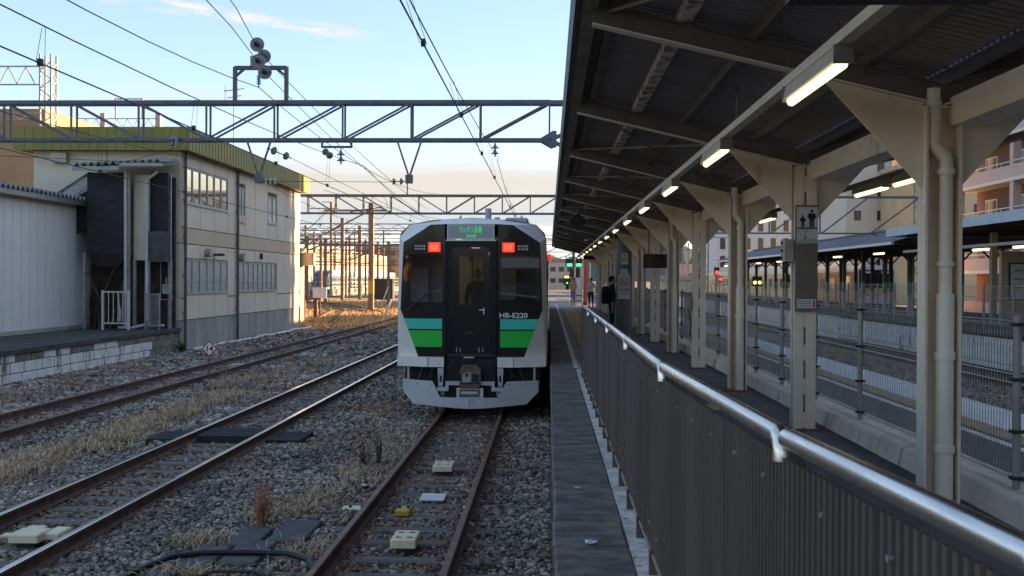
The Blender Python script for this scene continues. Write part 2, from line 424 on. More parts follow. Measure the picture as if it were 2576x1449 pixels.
# ---- dry grass
def grass(name, spots, m, h=(.05, .15), w=.006):
    V = []; F = []
    for (x, y, rx, ry, n, hh) in spots:
        for _ in range(n):
            a = random.gauss(0, .45) * rx; b = random.gauss(0, .45) * ry
            px, py = x + a, y + b
            if not (-(.55 * py + .6) < px < .02): continue
            hgt = random.uniform(*h) * hh; t = random.uniform(0, 6.28); lean = random.uniform(.5, 2.2) * hgt
            dx, dy = math.cos(t), math.sin(t); ww = w * random.uniform(.7, 1.5)
            o = len(V); gz = GZ + .02
            V += [(px - dy * ww, py + dx * ww, gz), (px + dy * ww, py - dx * ww, gz), (px + dx * lean * .45 + dy * ww * .8, py + dy * lean * .45 - dx * ww * .8, gz + hgt * .7),
                  (px + dx * lean * .45 - dy * ww * .8, py + dy * lean * .45 + dx * ww * .8, gz + hgt * .7), (px + dx * lean, py + dy * lean, gz + hgt * random.uniform(.75, 1.0))]
            F += [(o, o + 1, o + 2, o + 3), (o + 3, o + 2, o + 4)]
    me = bpy.data.meshes.new(name); me.from_pydata(V, [], F); me.update()
    return link(name, me, m, kind='stuff')
m_grass = mat('dry_straw_grass', (.54, .40, .25), (.38, .28, .175), 1.5, .9, island=.35)
sp = []
for i in range(46):
    t = i / 46; y = 13.2 + t * 11.5
    sp.append((-7.3 + random.uniform(-.35, .35), y, .55, .5, int(180 * (1 - .4 * t)), 1.0))
for (x, y, rx, ry, n, hh) in ((-2.55, 14.6, .5, 1.4, 900, .8), (-2.75, 12.7, .45, .9, 800, .7), (-2.55, 16.6, .45, 1.6, 900, .8), (-3.5, 10.6, .35, .4, 260, .9), (-2.35, 10.1, .35, .5, 380, 1.0),
                           (-3.2, 9.35, .6, .16, 320, 1.0), (-2.6, 18.8, .5, 1.6, 700, .7), (-7.4, 28, .6, 2.5, 700, 1.0), (-7.2, 33, .6, 2.5, 500, 1.1), (-8.0, 25.8, .3, .8, 420, 1.7), (-7.6, 27.2, .3, .6, 300, 1.6),
                           (-12.9, 31, .3, 5, 500, .9), (-3.3, 21, .5, 2, 500, .7), (-3.1, 12.0, .4, .5, 350, .7)):
    sp.append((x, y, rx, ry, n, hh))
grass('dry_grass', sp, m_grass)

# ---- tracks
RAILP = [(-.061, -.153), (.061, -.153), (.061, -.142), (.012, -.125), (.010, -.045), (.033, -.035), (.033, -.004), (.027, 0)]
def rail_mesh(name, y0, y1, m_side, m_top, parent, xc):
    prof = [(-.061, -.153), (.061, -.153), (.061, -.143), (.011, -.126), (.009, -.046), (.033, -.036), (.033, -.006), (.026, 0), (-.026, 0), (-.033, -.006), (-.033, -.036), (-.009, -.046), (-.011, -.126), (-.061, -.143)]
    n = len(prof); V = [(xc + px, y, pz) for y in (y0, y1) for px, pz in prof]
    F = [(i, (i + 1) % n, n + (i + 1) % n, n + i) for i in range(n)] + [tuple(range(n)), tuple(range(2 * n - 1, n - 1, -1))]
    me = bpy.data.meshes.new(name); me.from_pydata(V, [], F); me.update()
    me.materials.append(m_side); me.materials.append(m_top)
    for p in me.polygons:
        if p.index in (6, 7, 8): p.material_index = 1
    return link(name, me, None, parent)
slp = MB().cbox(-1.05, 1.05, -.1, .1, -.30, -.16, .012).build('sleeper', m_sleeper)
slp_me = slp.data; bpy.data.objects.remove(slp)
plate_m = MB().box(-.17, .17, -.08, .08, -.162, -.150)
plate_m.cyl((-.11, -.04, -.15), (-.11, -.04, -.12), .018, n=6).cyl((.11, .04, -.15), (.11, .04, -.12), .018, n=6).cyl((.11, -.04, -.15), (.11, -.04, -.12), .018, n=6)
plate0 = plate_m.build('tie_plate', m_rust); plate_me = plate0.data; bpy.data.objects.remove(plate0)
def track(xc, y0, y1, s0, s1, m_top, name='railway_track', pitch=.6, plates=True):
    o = bpy.data.objects.new(name, None); col.objects.link(o); o.location = (xc, y0, 0); o['kind'] = 'structure'
    for s in (-1, 1): rail_mesh('rail', y0, y1, m_rail_side, m_top, o, xc + s * .566)
    y = s0
    while y < s1:
        c = bpy.data.objects.new('sleeper', slp_me); col.objects.link(c)
        c.location = (xc + random.uniform(-.03, .03), y + random.uniform(-.03, .03), random.uniform(-.004, .008)); c.rotation_euler = (0, 0, random.uniform(-.012, .012))
        c.parent = o; c.matrix_parent_inverse = Matrix.Translation((-xc, -y0, 0))
        if plates and y < 20:
            for s in (-1, 1):
                q = bpy.data.objects.new('tie_plate', plate_me); col.objects.link(q); q.location = (xc + s * .566, y, .001)
                q.parent = o; q.matrix_parent_inverse = Matrix.Translation((-xc, -y0, 0))
        y += pitch
    return o
track(-1.45, 7.5, 75, 8.8, 22, m_rail_rusty)
track(-5.25, 7.5, 260, 9.0, 40, m_rail_top)
track(-9.5, 15, 260, 17, 42, m_rail_rusty)
track(12.2, 8, 200, 20, 50, m_rail_top, plates=False)
track(7.25, 4, 200, 0, 0, m_rail_rusty, plates=False)
track(23.35, 60, 240, 0, 0, m_rail_top, plates=False)
# yard tracks that swing off to the left in the sun
def curved_track(pts, name='yard_track'):
    o = bpy.data.objects.new(name, None); col.objects.link(o); o.location = (*pts[0], 0); o['kind'] = 'structure'
    for s in (-1, 1):
        mb = MB()
        for k in range(len(pts) - 1):
            a, b = Vector((*pts[k], 0)), Vector((*pts[k + 1], 0)); d = (b - a).normalized(); nrm = Vector((d.y, -d.x, 0)) * .566 * s
            mb.bar(a + nrm + Vector((0, 0, -.07)), b + nrm + Vector((0, 0, -.07)), .066, .14)
        mb.build('rail', m_rail_side, o)
    return o
curved_track([(-13.6, 62), (-17, 85), (-24, 110), (-36, 135), (-55, 160)])
curved_track([(-14, 84), (-22, 108), (-36, 130), (-60, 155)])
curved_track([(-20, 150), (-60, 152), (-120, 156)])

MB().box(-190, -3.2, 60, 228, GZ, GZ + .006).build('yard_soil', mat('dry_yard_soil', (.50, .36, .22), (.40, .29, .185), .6, .95, bump=1.0, bscale=3, bdist=.25, c3=(.27, .215, .165), s3=.16, lo3=.5, hi3=.66), kind='structure')
# ---- our platform: body, edge slabs, asphalt, painted lines, tactile paving
PZ = .92
plat = bpy.data.objects.new('platform', None); col.objects.link(plat); plat['kind'] = 'structure'
MB().box(.07, 5.7, -8, 76, GZ - .1, PZ - .06).build('platform_body', m_conc_wall, plat)
slab = MB().cbox(.04, .49, -.317, .317, PZ - .14, PZ, .014).build('edge_slab', m_conc_dark)
sm = slab.data; bpy.data.objects.remove(slab)
y = 3.4
while y < 62:
    c = bpy.data.objects.new('edge_slab', sm); col.objects.link(c)
    c.location = (random.uniform(-.004, .004), y, random.uniform(-.006, .003)); c.rotation_euler = (random.uniform(-.004, .004), random.uniform(-.006, .006), 0)
    c.parent = plat; y += .652
def sheet(name, x0, x1, y0, y1, z, m, parent, h=.05):
    return MB().box(x0, x1, y0, y1, z - h, z).build(name, m, parent)
sheet('white_edge_strip', .494, .60, -4, 18.9, PZ + .002, m_white_line, plat)
sheet('asphalt_surface', .604, 5.05, -8, 18.9, PZ - .003, m_asph, plat)
sheet('paved_surface', .494, 2.2, 18.905, 62, PZ - .001, mat('grey_platform_paving', (.24, .225, .205), (.16, .15, .138), 1.1, .9, bump=.2, c3=(.09, .085, .08), s3=2, lo3=.56, hi3=.72), plat)
sheet('asphalt_surface', 2.205, 5.05, 18.905, 62, PZ - .003, m_asph, plat)
sheet('paved_surface', .07, 5.6, 62.005, 76, PZ - .002, mat('sunlit_paving', (.27, .25, .225), (.2, .185, .17), 1.1, .9), plat)
sheet('white_line', .47, .56, 19.2, 70, PZ + .004, m_white_line, plat)
sheet('white_line', 4.46, 4.56, -4, 70, PZ + .002, mat('white_paint_line', (.70, .69, .64), (.5, .49, .45), 6, .8), plat)
sheet('platform_edge_paving', 4.93, 5.72, -8, 70, PZ + .001, mat('pale_edge_concrete', (.56, .58, .59), (.48, .50, .505), 1.5, .7), plat)
# tactile tiles: each tile a slab with raised bars
def tile_mesh(m, sx=.3):
    t = MB().box(-.148, .148, -.148, .148, 0, .012)
    for k in range(4): t.box(-.115 + k * .068, -.085 + k * .068, -.13, .13, .012, .018)
    o = t.build('tactile_tile', m); me = o.data; bpy.data.objects.remove(o); return me
tm = tile_mesh(m_tact); tmd = tile_mesh(m_tact_dull)
y = 19.3
while y < 58:
    for xx in (.93, 1.23):
        c = bpy.data.objects.new('tactile_tile', tm); col.objects.link(c); c.location = (xx, y, PZ); c.parent = plat
    y += .3
y = 5.6
while y < 36:
    c = bpy.data.objects.new('tactile_tile', tmd); col.objects.link(c); c.location = (4.76, y, PZ); c.parent = plat
    y += .3
for (x, y, w, h) in ((2.1, 13.1, 2, 2), (3.95, 7.4, 3, 2), (3.95, 8.4, 3, 2)):
    for i in range(w):
        for j in range(h):
            c = bpy.data.objects.new('tactile_tile', tmd); col.objects.link(c); c.location = (x + i * .3, y + j * .3, PZ); c.parent = plat
# concrete kerb blocks under the wire fence
kb = MB()
kb.add([(3.03, -.291, PZ - .02), (3.52, -.291, PZ - .02), (3.52, .291, PZ - .02), (3.03, .291, PZ - .02), (3.07, -.290, PZ + .15), (3.48, -.290, PZ + .15), (3.48, .290, PZ + .15), (3.07, .290, PZ + .15),
        (3.09, -.280, PZ + .165), (3.46, -.280, PZ + .165), (3.46, .280, PZ + .165), (3.09, .280, PZ + .165)],
       [(3, 2, 1, 0), (0, 1, 5, 4), (1, 2, 6, 5), (2, 3, 7, 6), (3, 0, 4, 7), (4, 5, 9, 8), (5, 6, 10, 9), (6, 7, 11, 10), (7, 4, 8, 11), (8, 9, 10, 11)])
kerb_m = mat('kerb_concrete', (.66, .61, .53), (.54, .50, .435), 2.4, .85, bump=.2, c3=(.40, .385, .36), s3=3.3, lo3=.60, hi3=.75)
k0 = kb.build('kerb_block', kerb_m); km = k0.data; bpy.data.objects.remove(k0)
kerb = thing('kerb', 'low pale concrete kerb of separate blocks under the wire fence', 'kerb', (3.27, 5, PZ))
y = 4.7
while y < 58:
    c = bpy.data.objects.new('kerb_block', km); col.objects.link(c); c.location = (random.uniform(-.006, .006), y, random.uniform(-.006, .004)); c.rotation_euler = (0, 0, random.uniform(-.006, .006))
    c.parent = kerb; c.matrix_parent_inverse = Matrix.Translation((-3.27, -5, -PZ)); y += .604

# ---- opposite platform
opp = bpy.data.objects.new('opposite_platform', None); col.objects.link(opp); opp.location = (13.7, 20, 0); opp['kind'] = 'structure'
MB().box(13.85, 21.6, 8, 140, GZ - .1, .88).build('platform_body', m_conc_dark, opp)
MB().box(13.66, 21.7, 8, 140, .882, .98).build('platform_surface', m_asph, opp)
m_block = mat('limestone_block', (.80, .82, .83), (.64, .65, .65), 3, .9, bump=.4, c3=(.13, .125, .12), s3=1.5, st3=(1, 1, .6), lo3=.55, hi3=.72)
bk = []
for L in (.44, .56):
    o = MB().cbox(-.07, .06, -L / 2 + .006, L / 2 - .006, -.112, .112, .008).build('stone_block', m_block); bk.append((L, o.data)); bpy.data.objects.remove(o)
for r in range(4):
    y = 22.0 + (r % 2) * .27
    while y < 50:
        L, me = random.choice(bk)
        c = bpy.data.objects.new('stone_block', me); col.objects.link(c); c.location = (13.79 + random.uniform(-.006, .006), y + L / 2, GZ + .2 + r * .235); c.parent = opp
        c.matrix_parent_inverse = Matrix.Translation((-13.7, -20, 0)); y += L + .012

MB().box(13.72, 13.849, 50.3, 139, GZ - .1, .87).build('wall_facing', m_block, opp)
# ---- loading dock on the left with its block wall
dock = bpy.data.objects.new('loading_dock', None); col.objects.link(dock); dock.location = (-13.6, 30, 0); dock['kind'] = 'structure'
MB().box(-22, -13.605, 18, 38.3, GZ - .1, .56).build('dock_body', m_conc_dark, dock)
MB().box(-22, -13.50, 18, 38.32, .562, .68).build('dock_surface', mat('dock_asphalt', (.055, .05, .05), (.085, .08, .075), 1.4, .95, bump=.4, c3=(.03, .03, .03), s3=.8, lo3=.55, hi3=.7), dock)
m_dblock = mat('whitewashed_block', (.78, .78, .78), (.64, .63, .61), 2.2, .9, bump=.4, c3=(.09, .085, .075), s3=1.4, st3=(1, 1.2, .55), lo3=.54, hi3=.70)
m_dblock2 = mat('mossy_block', (.24, .23, .21), (.14, .135, .12), 2.2, .92, bump=.4, c3=(.30, .29, .28), s3=2.5, lo3=.6, hi3=.75)
bw = []
for L in (.82, .95, .7):
    o = MB().cbox(-.09, .03, -L / 2 + .017, L / 2 - .017, -.128, .128, .006).build('stone_block', m_dblock)
    o2 = o.data.copy(); o2.materials.clear(); o2.materials.append(m_dblock2)
    bw.append((L, o.data, o2)); bpy.data.objects.remove(o)
for r in range(3):
    y = 20.5 + r * .37
    while y < 38:
        L, me, me2 = random.choice(bw)
        if y + L > 38.3: break
        c = bpy.data.objects.new('stone_block', me2 if (y > 35.4 or (r == 2 and random.random() < .5)) else me); col.objects.link(c)
        c.location = (-13.61 + random.uniform(-.004, .004), y + L / 2, GZ + .13 + r * .285); c.parent = dock
        c.matrix_parent_inverse = Matrix.Translation((13.6, -30, 0)); y += L + .015
# ================================================================== OUR PLATFORM: canopy, columns, lamps, fences
CX = 2.74
COLY = [7.49 + 3.95 * k for k in range(14)]
def zb(x): return 3.74 + .235 * abs(x - CX)        # underside of the rafters
def zr(x): return zb(x) + .25                       # underside of the deck
m_purlin_dark = mat('dark_purlin', (.15, .135, .125), (.11, .10, .092), 2, .7)
m_web = mat('rafter_web', (.17, .155, .14), (.125, .115, .105), 2.2, .7)
canopy = thing('platform_canopy', 'long dark V-shaped platform canopy roof on a row of cream columns', 'canopy', (CX, 7, PZ))
def deck(y0, y1):
    for s, xe in ((-1, .24), (1, 5.24)):
        mb = MB(); V = []; F = []
        y = y0; rows = []
        while y < y1 - 1e-4:
            for dy, dz in ((0, 0), (.05, 0), (.06, .022), (.085, .022)):
                if y + dy <= y1: rows.append((y + dy, dz))
            y += .095
        for k, (yy, dz) in enumerate(rows):
            V += [(CX + s * .02, yy, zr(CX) + dz), (xe, yy, zr(xe) + dz)]
            if k: F.append((2 * k - 2, 2 * k - 1, 2 * k + 1, 2 * k))
        # upper skin so that the sheet has thickness
        o = len(V); V += [(CX + s * .02, y0, zr(CX) + .05), (xe, y0, zr(xe) + .05), (xe, y1, zr(xe) + .05), (CX + s * .02, y1, zr(CX) + .05)]
        F.append((o, o + 1, o + 2, o + 3))
        mb.add(V, F); mb.build('roof_sheet', m_roofdeck, canopy)
edges = [1.2, 3.54] + COLY + [61.2]
for a, b in zip(edges[:-1], edges[1:]): deck(a, b - .002)
for d in (.5, 1.27, 1.79, 2.28):
    for s in (-1, 1):
        x = CX + s * d; z = zb(x) + .165
        m = m_purlin if (d == 1.79 and s == -1) else m_purlin_dark
        mb = MB(); w = .035 if d != 1.79 else .05
        mb.box(x - w, x + w, 1.2, 61.2, z, z + .012); mb.box(x - w, x - w + .012, 1.2, 61.2, z + .013, z + .082)
        mb.build('purlin', m, canopy)
for x in (.20, 5.28):
    mb = MB().box(x - .025, x + .025, 1.2, 61.3, zr(x) - .16, zr(x) + .30)
    mb.build('fascia', m_fascia, canopy)
    s = 1 if x < 1 else -1
    MB().box(x + s * .028, x + s * .14, 1.2, 61.25, zr(x) - .155, zr(x) - .14).build('fascia_lip', m_canopy_steel, canopy)
# valley gutter beam
mb = MB().box(CX + .06, CX + .28, 1.2, 61, 3.60, 3.615).box(CX + .06, CX + .075, 1.2, 61, 3.616, 3.80).box(CX + .265, CX + .28, 1.2, 61, 3.616, 3.80)
mb.build('valley_gutter', m_cream, canopy)
# wind bracing rods
for k in range(0, 9):
    y0 = COLY[k] if k else 3.54
    y1 = y0 + 3.95
    if k == 0: y0, y1 = 3.54, 7.49
    mb = MB().cyl((.42, y0, zb(.42) + .1), (2.2, y1, zb(2.2) + .1), .016, n=6)
    mb.build('bracing_rod', m_canopy_steel, canopy)
    mb = MB().cyl((2.2, y0, zb(2.2) + .13), (.42, y1, zb(.42) + .13), .016, n=6)
    mb.build('bracing_rod', m_canopy_steel, canopy)

def beam_mesh(o, y):
    # left and right rafters, an I shape following the roof fall
    for s, xe in ((-1, .3), (1, 5.18)):
        x0 = CX + s * .01
        for (w, z0, z1, nm_, mm_) in ((.05, 0, .012, 'rafter_flange', m_cream), (.006, .0125, .1475, 'rafter_web', m_web), (.05, .148, .16, 'rafter_top', m_web)):
            mb = MB()
            mb.add([(x0, y - w, zb(x0) + z0), (xe, y - w, zb(xe) + z0), (xe, y + w, zb(xe) + z0), (x0, y + w, zb(x0) + z0),
                    (x0, y - w, zb(x0) + z1), (xe, y - w, zb(xe) + z1), (xe, y + w, zb(xe) + z1), (x0, y + w, zb(x0) + z1)],
                   [(3, 2, 1, 0), (4, 5, 6, 7), (0, 1, 5, 4), (1, 2, 6, 5), (2, 3, 7, 6), (3, 0, 4, 7)])
            mb.build(nm_, mm_, o)
def gusset(o, y):
    for s in (-1, 1):
        f = lambda x, z: (CX + s * x, y - .014, z)
        MB().prism([f(.128, 3.17), f(.128, zb(CX + .128) - .003), f(.84, zb(CX + .84) - .003), f(.80, zb(CX + .84) - .03)], (0, .028, 0)).build('gusset_plate', m_cream, o)
def base_plate(o, y):
    b = MB().box(CX - .17, CX + .17, y - .15, y + .15, PZ - .003, PZ + .014).build('base_plate', m_rust, o)
    for sx in (-1, 1):
        for sy_ in (-1, 1): MB().cyl((CX + sx * .145, y + sy_ * .125, PZ + .014), (CX + sx * .145, y + sy_ * .125, PZ + .04), .014, n=6).build('anchor_bolt', m_rust, b)
    for s in (-1, 1):
        for k in range(4): MB().cyl((CX + s * (.19 + .15 * k), y - .021, zb(CX + .19 + .15 * k) - .035), (CX + s * (.19 + .15 * k), y - .0142, zb(CX + .19 + .15 * k) - .035), .013, n=6).build('bolt', m_cream, o)
def column_pipe(y, label):
    o = thing('canopy_column', label, 'column', (CX, y, PZ), 'canopy columns')
    mb = MB()
    for s in (-1, 1): mb.box(CX + s * .118 - .009, CX + s * .118 + .009, y - .075, y + .075, PZ - .01, 3.74)
    mb.box(CX - .1085, CX + .1085, y + .045, y + .057, PZ - .01, 3.74)
    mb.build('shaft', m_cream, o)
    px, py = CX + .03, y - .028
    mb = MB().tube([(px, py, 2.42), (px, py, 3.36), (px - .012, py, 3.385), (px - .075, py, 3.45), (px - .09, py, 3.475), (px - .09, py, 3.86)], .046, 12)
    mb.cyl((px, py, 3.26), (px, py, 3.30), .061, n=12).cyl((px, py, 2.62), (px, py, 2.65), .061, n=12)
    mb.build('downpipe', m_cream_pipe, o, smooth=True)
    mb = MB().cyl((px, py, PZ), (px, py, 2.43), .062, n=14).cyl((px, py, 1.97), (px, py, 2.02), .073, n=14).cyl((px, py, 1.32), (px, py, 1.37), .073, n=14)
    mb.build('pipe_sleeve', m_cream_pipe, o, smooth=True)
    base_plate(o, y); gusset(o, y); beam_mesh(o, y)
    return o
def column_slot(y, label):
    o = thing('canopy_column', label, 'column', (CX, y, PZ), 'canopy columns')
    mb = MB()
    for s in (-1, 1):
        x = CX + s * .012
        mb.box(x, x + s * .010, y - .075, y + .075, PZ - .01, 3.74)
        for yy in (-1, 1):
            mb.box(x + s * .0102, x + s * .105, y + yy * .075 - .007, y + yy * .075 + .007, PZ - .01, 3.74)
            mb.box(x + s * .094, x + s * .105, y + yy * .0675, y + yy * .05, PZ - .01, 3.74)
    mb.build('shaft', m_cream, o)
    for k in range(8):
        z = PZ + .02 + k * .36
        MB().box(CX - .0115, CX + .0115, y - .078, y + .078, z, z + .17).build('batten_plate', m_cream, o)
    base_plate(o, y); gusset(o, y); beam_mesh(o, y)
    return o
srcA = srcB = None
for k, y in enumerate(COLY):
    lab = f'cream steel canopy column {"with a fat downpipe" if k % 2 == 0 else "with slotted face"}, {ORD[k]} in the row from the camera'
    if k % 2 == 0:
        if srcA is None: srcA = column_pipe(y, lab)
        else: copy_thing(srcA, (CX, y, PZ), lab)
    else:
        if srcB is None: srcB = column_slot(y, lab)
        else: copy_thing(srcB, (CX, y, PZ), lab)

# ---- strip lights under the left roof
LX = 1.67
race = thing('cable_raceway', 'cream cable channel running under the canopy above the strip lights', 'cable channel', (LX, 7, 3.86))
MB().box(LX - .04, LX + .04, -3, 60.5, 3.862, 3.925).build('channel', m_cream, race)
for k in range(-2, 28):
    y = 7.49 + k * 1.975
    if y > 60: break
    MB().cyl((LX, y, 3.9), (LX, y, zr(LX)), .008, n=6).build('hanger_rod', m_canopy_steel, race)
def lamp(x, y0, y1, zt, label, group, nm='strip_light'):
    o = thing(nm, label, 'strip light', (x, (y0 + y1) / 2, zt), group)
    mb = MB()
    mb.prism([(x - .036, y0, zt), (x + .036, y0, zt), (x + .055, y0, zt - .095), (x - .055, y0, zt - .095)], (0, y1 - y0, 0))
    mb.build('housing', mat('lamp_housing', (.62, .60, .53), (.54, .52, .46), 3, .5), o)
    for yy in (y0 - .011, y1 + .001):
        MB().box(x - .058, x + .058, yy, yy + .01, zt - .11, zt).build('end_cap', m_canopy_steel, o)
    MB().cyl((x, y0 + .02, zt - .108), (x, y1 - .02, zt - .108), .033, n=10).build('tube', m_tube, o, smooth=True)
    return o
l0 = None
for k, y in enumerate(COLY):
    lab = f'lit strip light hanging under the left side of the canopy, {ORD[k]} from the camera'
    if l0 is None: l0 = lamp(LX, y - 1.42, y - .12, 3.86, lab, 'strip lights under the canopy')
    else: copy_thing(l0, (LX, y - .77, 3.86), lab)
l1 = None
race2 = thing('cable_raceway', 'dark cable channel under the right side of the canopy', 'cable channel', (4.43, 7, 3.86))
MB().box(4.39, 4.47, 3, 60.5, 3.862, 3.92).build('channel', m_canopy_steel, race2)
for k, y in enumerate((12.3, 14.0, 20.9, 24.9, 28.8, 32.8)):
    lab = f'lit strip light under the right side of the canopy, {ORD[k]} from the camera'
    if l1 is None: l1 = lamp(4.43, y, y + 1.38, 3.86, lab, 'strip lights under the right side')
    else: copy_thing(l1, (4.43, y + .69, 3.86), lab)

# ---- brown corrugated fence with a steel handrail
m_fences = [m_fence, mat('brown_corrugated_steel_faded', (.10, .082, .07), (.13, .108, .093), 1.6, .5, spec=.3, stretch=(1, 1, .2), c3=(.075, .058, .046), s3=3.0, st3=(3, 3, .3), lo3=.58, hi3=.78),
            mat('brown_corrugated_steel_dark', (.078, .063, .053), (.105, .087, .075), 2.4, .46, spec=.3, stretch=(1, 1, .2), c3=(.16, .135, .115), s3=4.0, st3=(3, 3, .2), lo3=.62, hi3=.8)]
FP = [(.90, .75), (.775, 1.62), (.662, 2.97), (.578, 5.3), (.578, 7.75), (.578, 10.2), (.578, 12.65), (.578, 15.1), (.578, 17.55)]
fence = thing('corrugated_fence', 'dark brown corrugated steel fence with round steel handrail along the platform edge', 'fence', (.6, 9, PZ))
for i in range(len(FP) - 1):
    a = Vector((*FP[i], 0)); b = Vector((*FP[i + 1], 0)); L = (b - a).length; d = (b - a) / L; nrm = Vector((-d.y, d.x, 0))   # nrm points left (towards the train)
    ns = max(1, round(L / .82))
    for q in range(ns):
        s0 = L * q / ns + .004; s1 = L * (q + 1) / ns - .004
        n = int((s1 - s0) / .041); st = (s1 - s0) / n; V = []; F = []
        off = .004 * (q % 2)
        pts = []
        for k in range(n):
            for u, w in ((0, 0), (.30, 0), (.42, .016), (.88, .016)):
                pts.append((s0 + (k + u) * st, w))
        pts.append((s1, 0))
        for k, (u, w) in enumerate(pts):
            c = a + d * u + nrm * (w + off - .01)
            V += [(c.x, c.y, PZ + .115), (c.x, c.y, 2.02)]
            if k: F.append((2 * k - 2, 2 * k, 2 * k + 1, 2 * k - 1))
        mb = MB(); mb.add(V, F); mb.build('panel', m_fences[(3 * i + q * 2 + (q * i) % 3) % 3], fence)
    # pale lip under the panels
    lip = MB(); pl = []
    n = int(L / .041)
    for k in range(n):
        c0 = a + d * (L * k / n); c1 = a + d * (L * (k + .6) / n)
        lip.bar((c0.x, c0.y, PZ + .105), (c1.x, c1.y, PZ + .105), .03, .016)
    lip.build('bottom_lip', m_fence_edge, fence)
    # handrail piece: starts blunt, ends in an elbow that turns down to the post
    h = 2.075; e0 = a + d * .015; e1 = b - d * .035
    p = [e0 + Vector((0, 0, h - .07)), e0 + Vector((0, 0, h - .045)), e0 + d * .012 + Vector((0, 0, h - .015)), e0 + d * .04 + Vector((0, 0, h)), e1 + Vector((0, 0, h))]
    mb = MB().tube(p, .0295, 16); mb.build('handrail', m_steel, fence, smooth=True)
    mb = MB().bar((b.x - nrm.x * .03, b.y, PZ), (b.x - nrm.x * .03, b.y, 2.05), .05, .05)
    mb.build('post', m_fence, fence)
    if a.y < 9:
        for q in range(int(L / .41)):
            for zz in (1.16, 1.93):
                c = a + d * (.2 + q * .41) + nrm * .006
                MB().cyl((c.x - nrm.x * .006, c.y - nrm.y * .006, zz), (c.x + nrm.x * .008, c.y + nrm.y * .008, zz), .008, n=6).build('rivet', m_galv, fence)
    for q in range(ns):
        c = a + d * (L * (q + .5) / ns)
        MB().box(c.x - .028, c.x + .028, c.y - .02, c.y + .02, PZ, PZ + .135).build('foot', m_fence, fence)
mb = MB().bar((FP[-1][0], FP[-1][1] + .03, PZ), (FP[-1][0], FP[-1][1] + .03, 2.06), .05, .05); mb.build('post', m_fence, fence)

# ---- wire mesh fence on the kerb
FX = 3.27
mesh_f = thing('wire_mesh_fence', 'galvanised wire mesh fence standing on the concrete kerb', 'fence', (FX, 10, PZ + .16))
PY = [11.04 + 1.83 * k for k in range(-3, 26)]
z0, z1 = PZ + .22, 2.24
for k in range(len(PY) - 1):
    ya, yb = PY[k], PY[k + 1]
    if abs(ya - 25.68) < .3: continue                    # gap where a bay is missing
    mb = MB(); t = .0022 if ya < 16 else .0026
    n = 36
    for i in range(1, n):
        y = ya + (yb - ya) * i / n; mb.box(FX - t, FX + t, y - t, y + t, z0, z1)
    for zz in (z0, z0 + .26, z0 + .52, z0 + .78, z1 - .03): mb.box(FX + t, FX + t + .006, ya, yb, zz - .003, zz + .003)
    mb.box(FX - .02, FX - t - .001, ya, yb, z1 - .004, z1 + .004)
    mb.box(FX + t + .007, FX + .03, ya, yb, z1 - .034, z1 - .026)
    mb.box(FX - .02, FX - t - .001, ya, yb, z0 - .004, z0 + .004)
    mb.build('mesh_panel', m_galv_lt, mesh_f)
for y in PY:
    o = MB().cyl((FX - .035, y, PZ + .1), (FX - .035, y, z1 + .03), .027, n=10).cyl((FX - .035, y, z1 + .031), (FX - .035, y, z1 + .05), .029, .012, n=10)
    o = o.build('post', m_galv_lt, mesh_f, smooth=True)
    for zz in (z0 + .02, z0 + .34, z0 + .7, z1 - .02):
        MB().box(FX - .075, FX + .012, y - .035, y + .035, zz - .012, zz + .012).build('clip', m_dark, mesh_f)
# ================================================================== THE TRAIN
TX, TY = -1.45, 19.7
train = thing('railcar', 'stainless diesel railcar with black front, green bands and red tail lamps at the platform', 'train', (TX, TY, 0))
def T(x, y, z): return (TX + x, TY + y, z)
m_silver = mat('train_stainless_body', (.62, .62, .61), (.56, .56, .555), 1.0, .38, metal=.55, stretch=(1, .3, 3))
m_sgrey = mat('train_grey_paint', (.76, .755, .74), (.71, .705, .69), 1.2, .42, spec=.5, c3=(.66, .65, .63), s3=2.2, st3=(2, 1, .35), lo3=.58, hi3=.8)
m_tblack = mat('train_gloss_black', (.010, .010, .011), rough=.16, spec=.5)
m_tblack2 = mat('train_satin_black', (.010, .010, .011), rough=.3, spec=.25)
m_teal = mat('train_teal_band', (.05, .60, .46), (.05, .57, .44), 2, .35)
m_green = mat('train_green_band', (.02, .52, .06), (.02, .49, .058), 2, .35)
m_skirt = mat('train_skirt', (.47, .50, .55), (.43, .455, .50), 1.6, .5, c3=(.30, .30, .30), s3=3.0, st3=(2, 1, .5), lo3=.55, hi3=.8)
m_red = mat('red_tail_lamp_lit', (.9, .05, .02), rough=.3, emit=(1.0, .025, .010), estr=.34)
m_redc = mat('red_tail_lamp_core', (.9, .2, .1), rough=.3, emit=(1.0, .05, .016), estr=.42)
m_led = mat('headlamp_led_lens', (.55, .53, .48), rough=.2, spec=.7)
m_coup = mat('coupler_cast_steel', (.20, .195, .19), (.14, .125, .115), 6, .6, metal=.4)
m_coup_r = mat('coupler_rust_face', (.16, .11, .085), (.11, .075, .055), 8, .75)
m_ledtext = mat('led_display_green', (.02, .3, .1), rough=.5, emit=(.05, 1.0, .25), estr=.10)
m_cabwall = mat('cab_interior_grey', (.62, .63, .61), (.55, .56, .545), 2, .6)
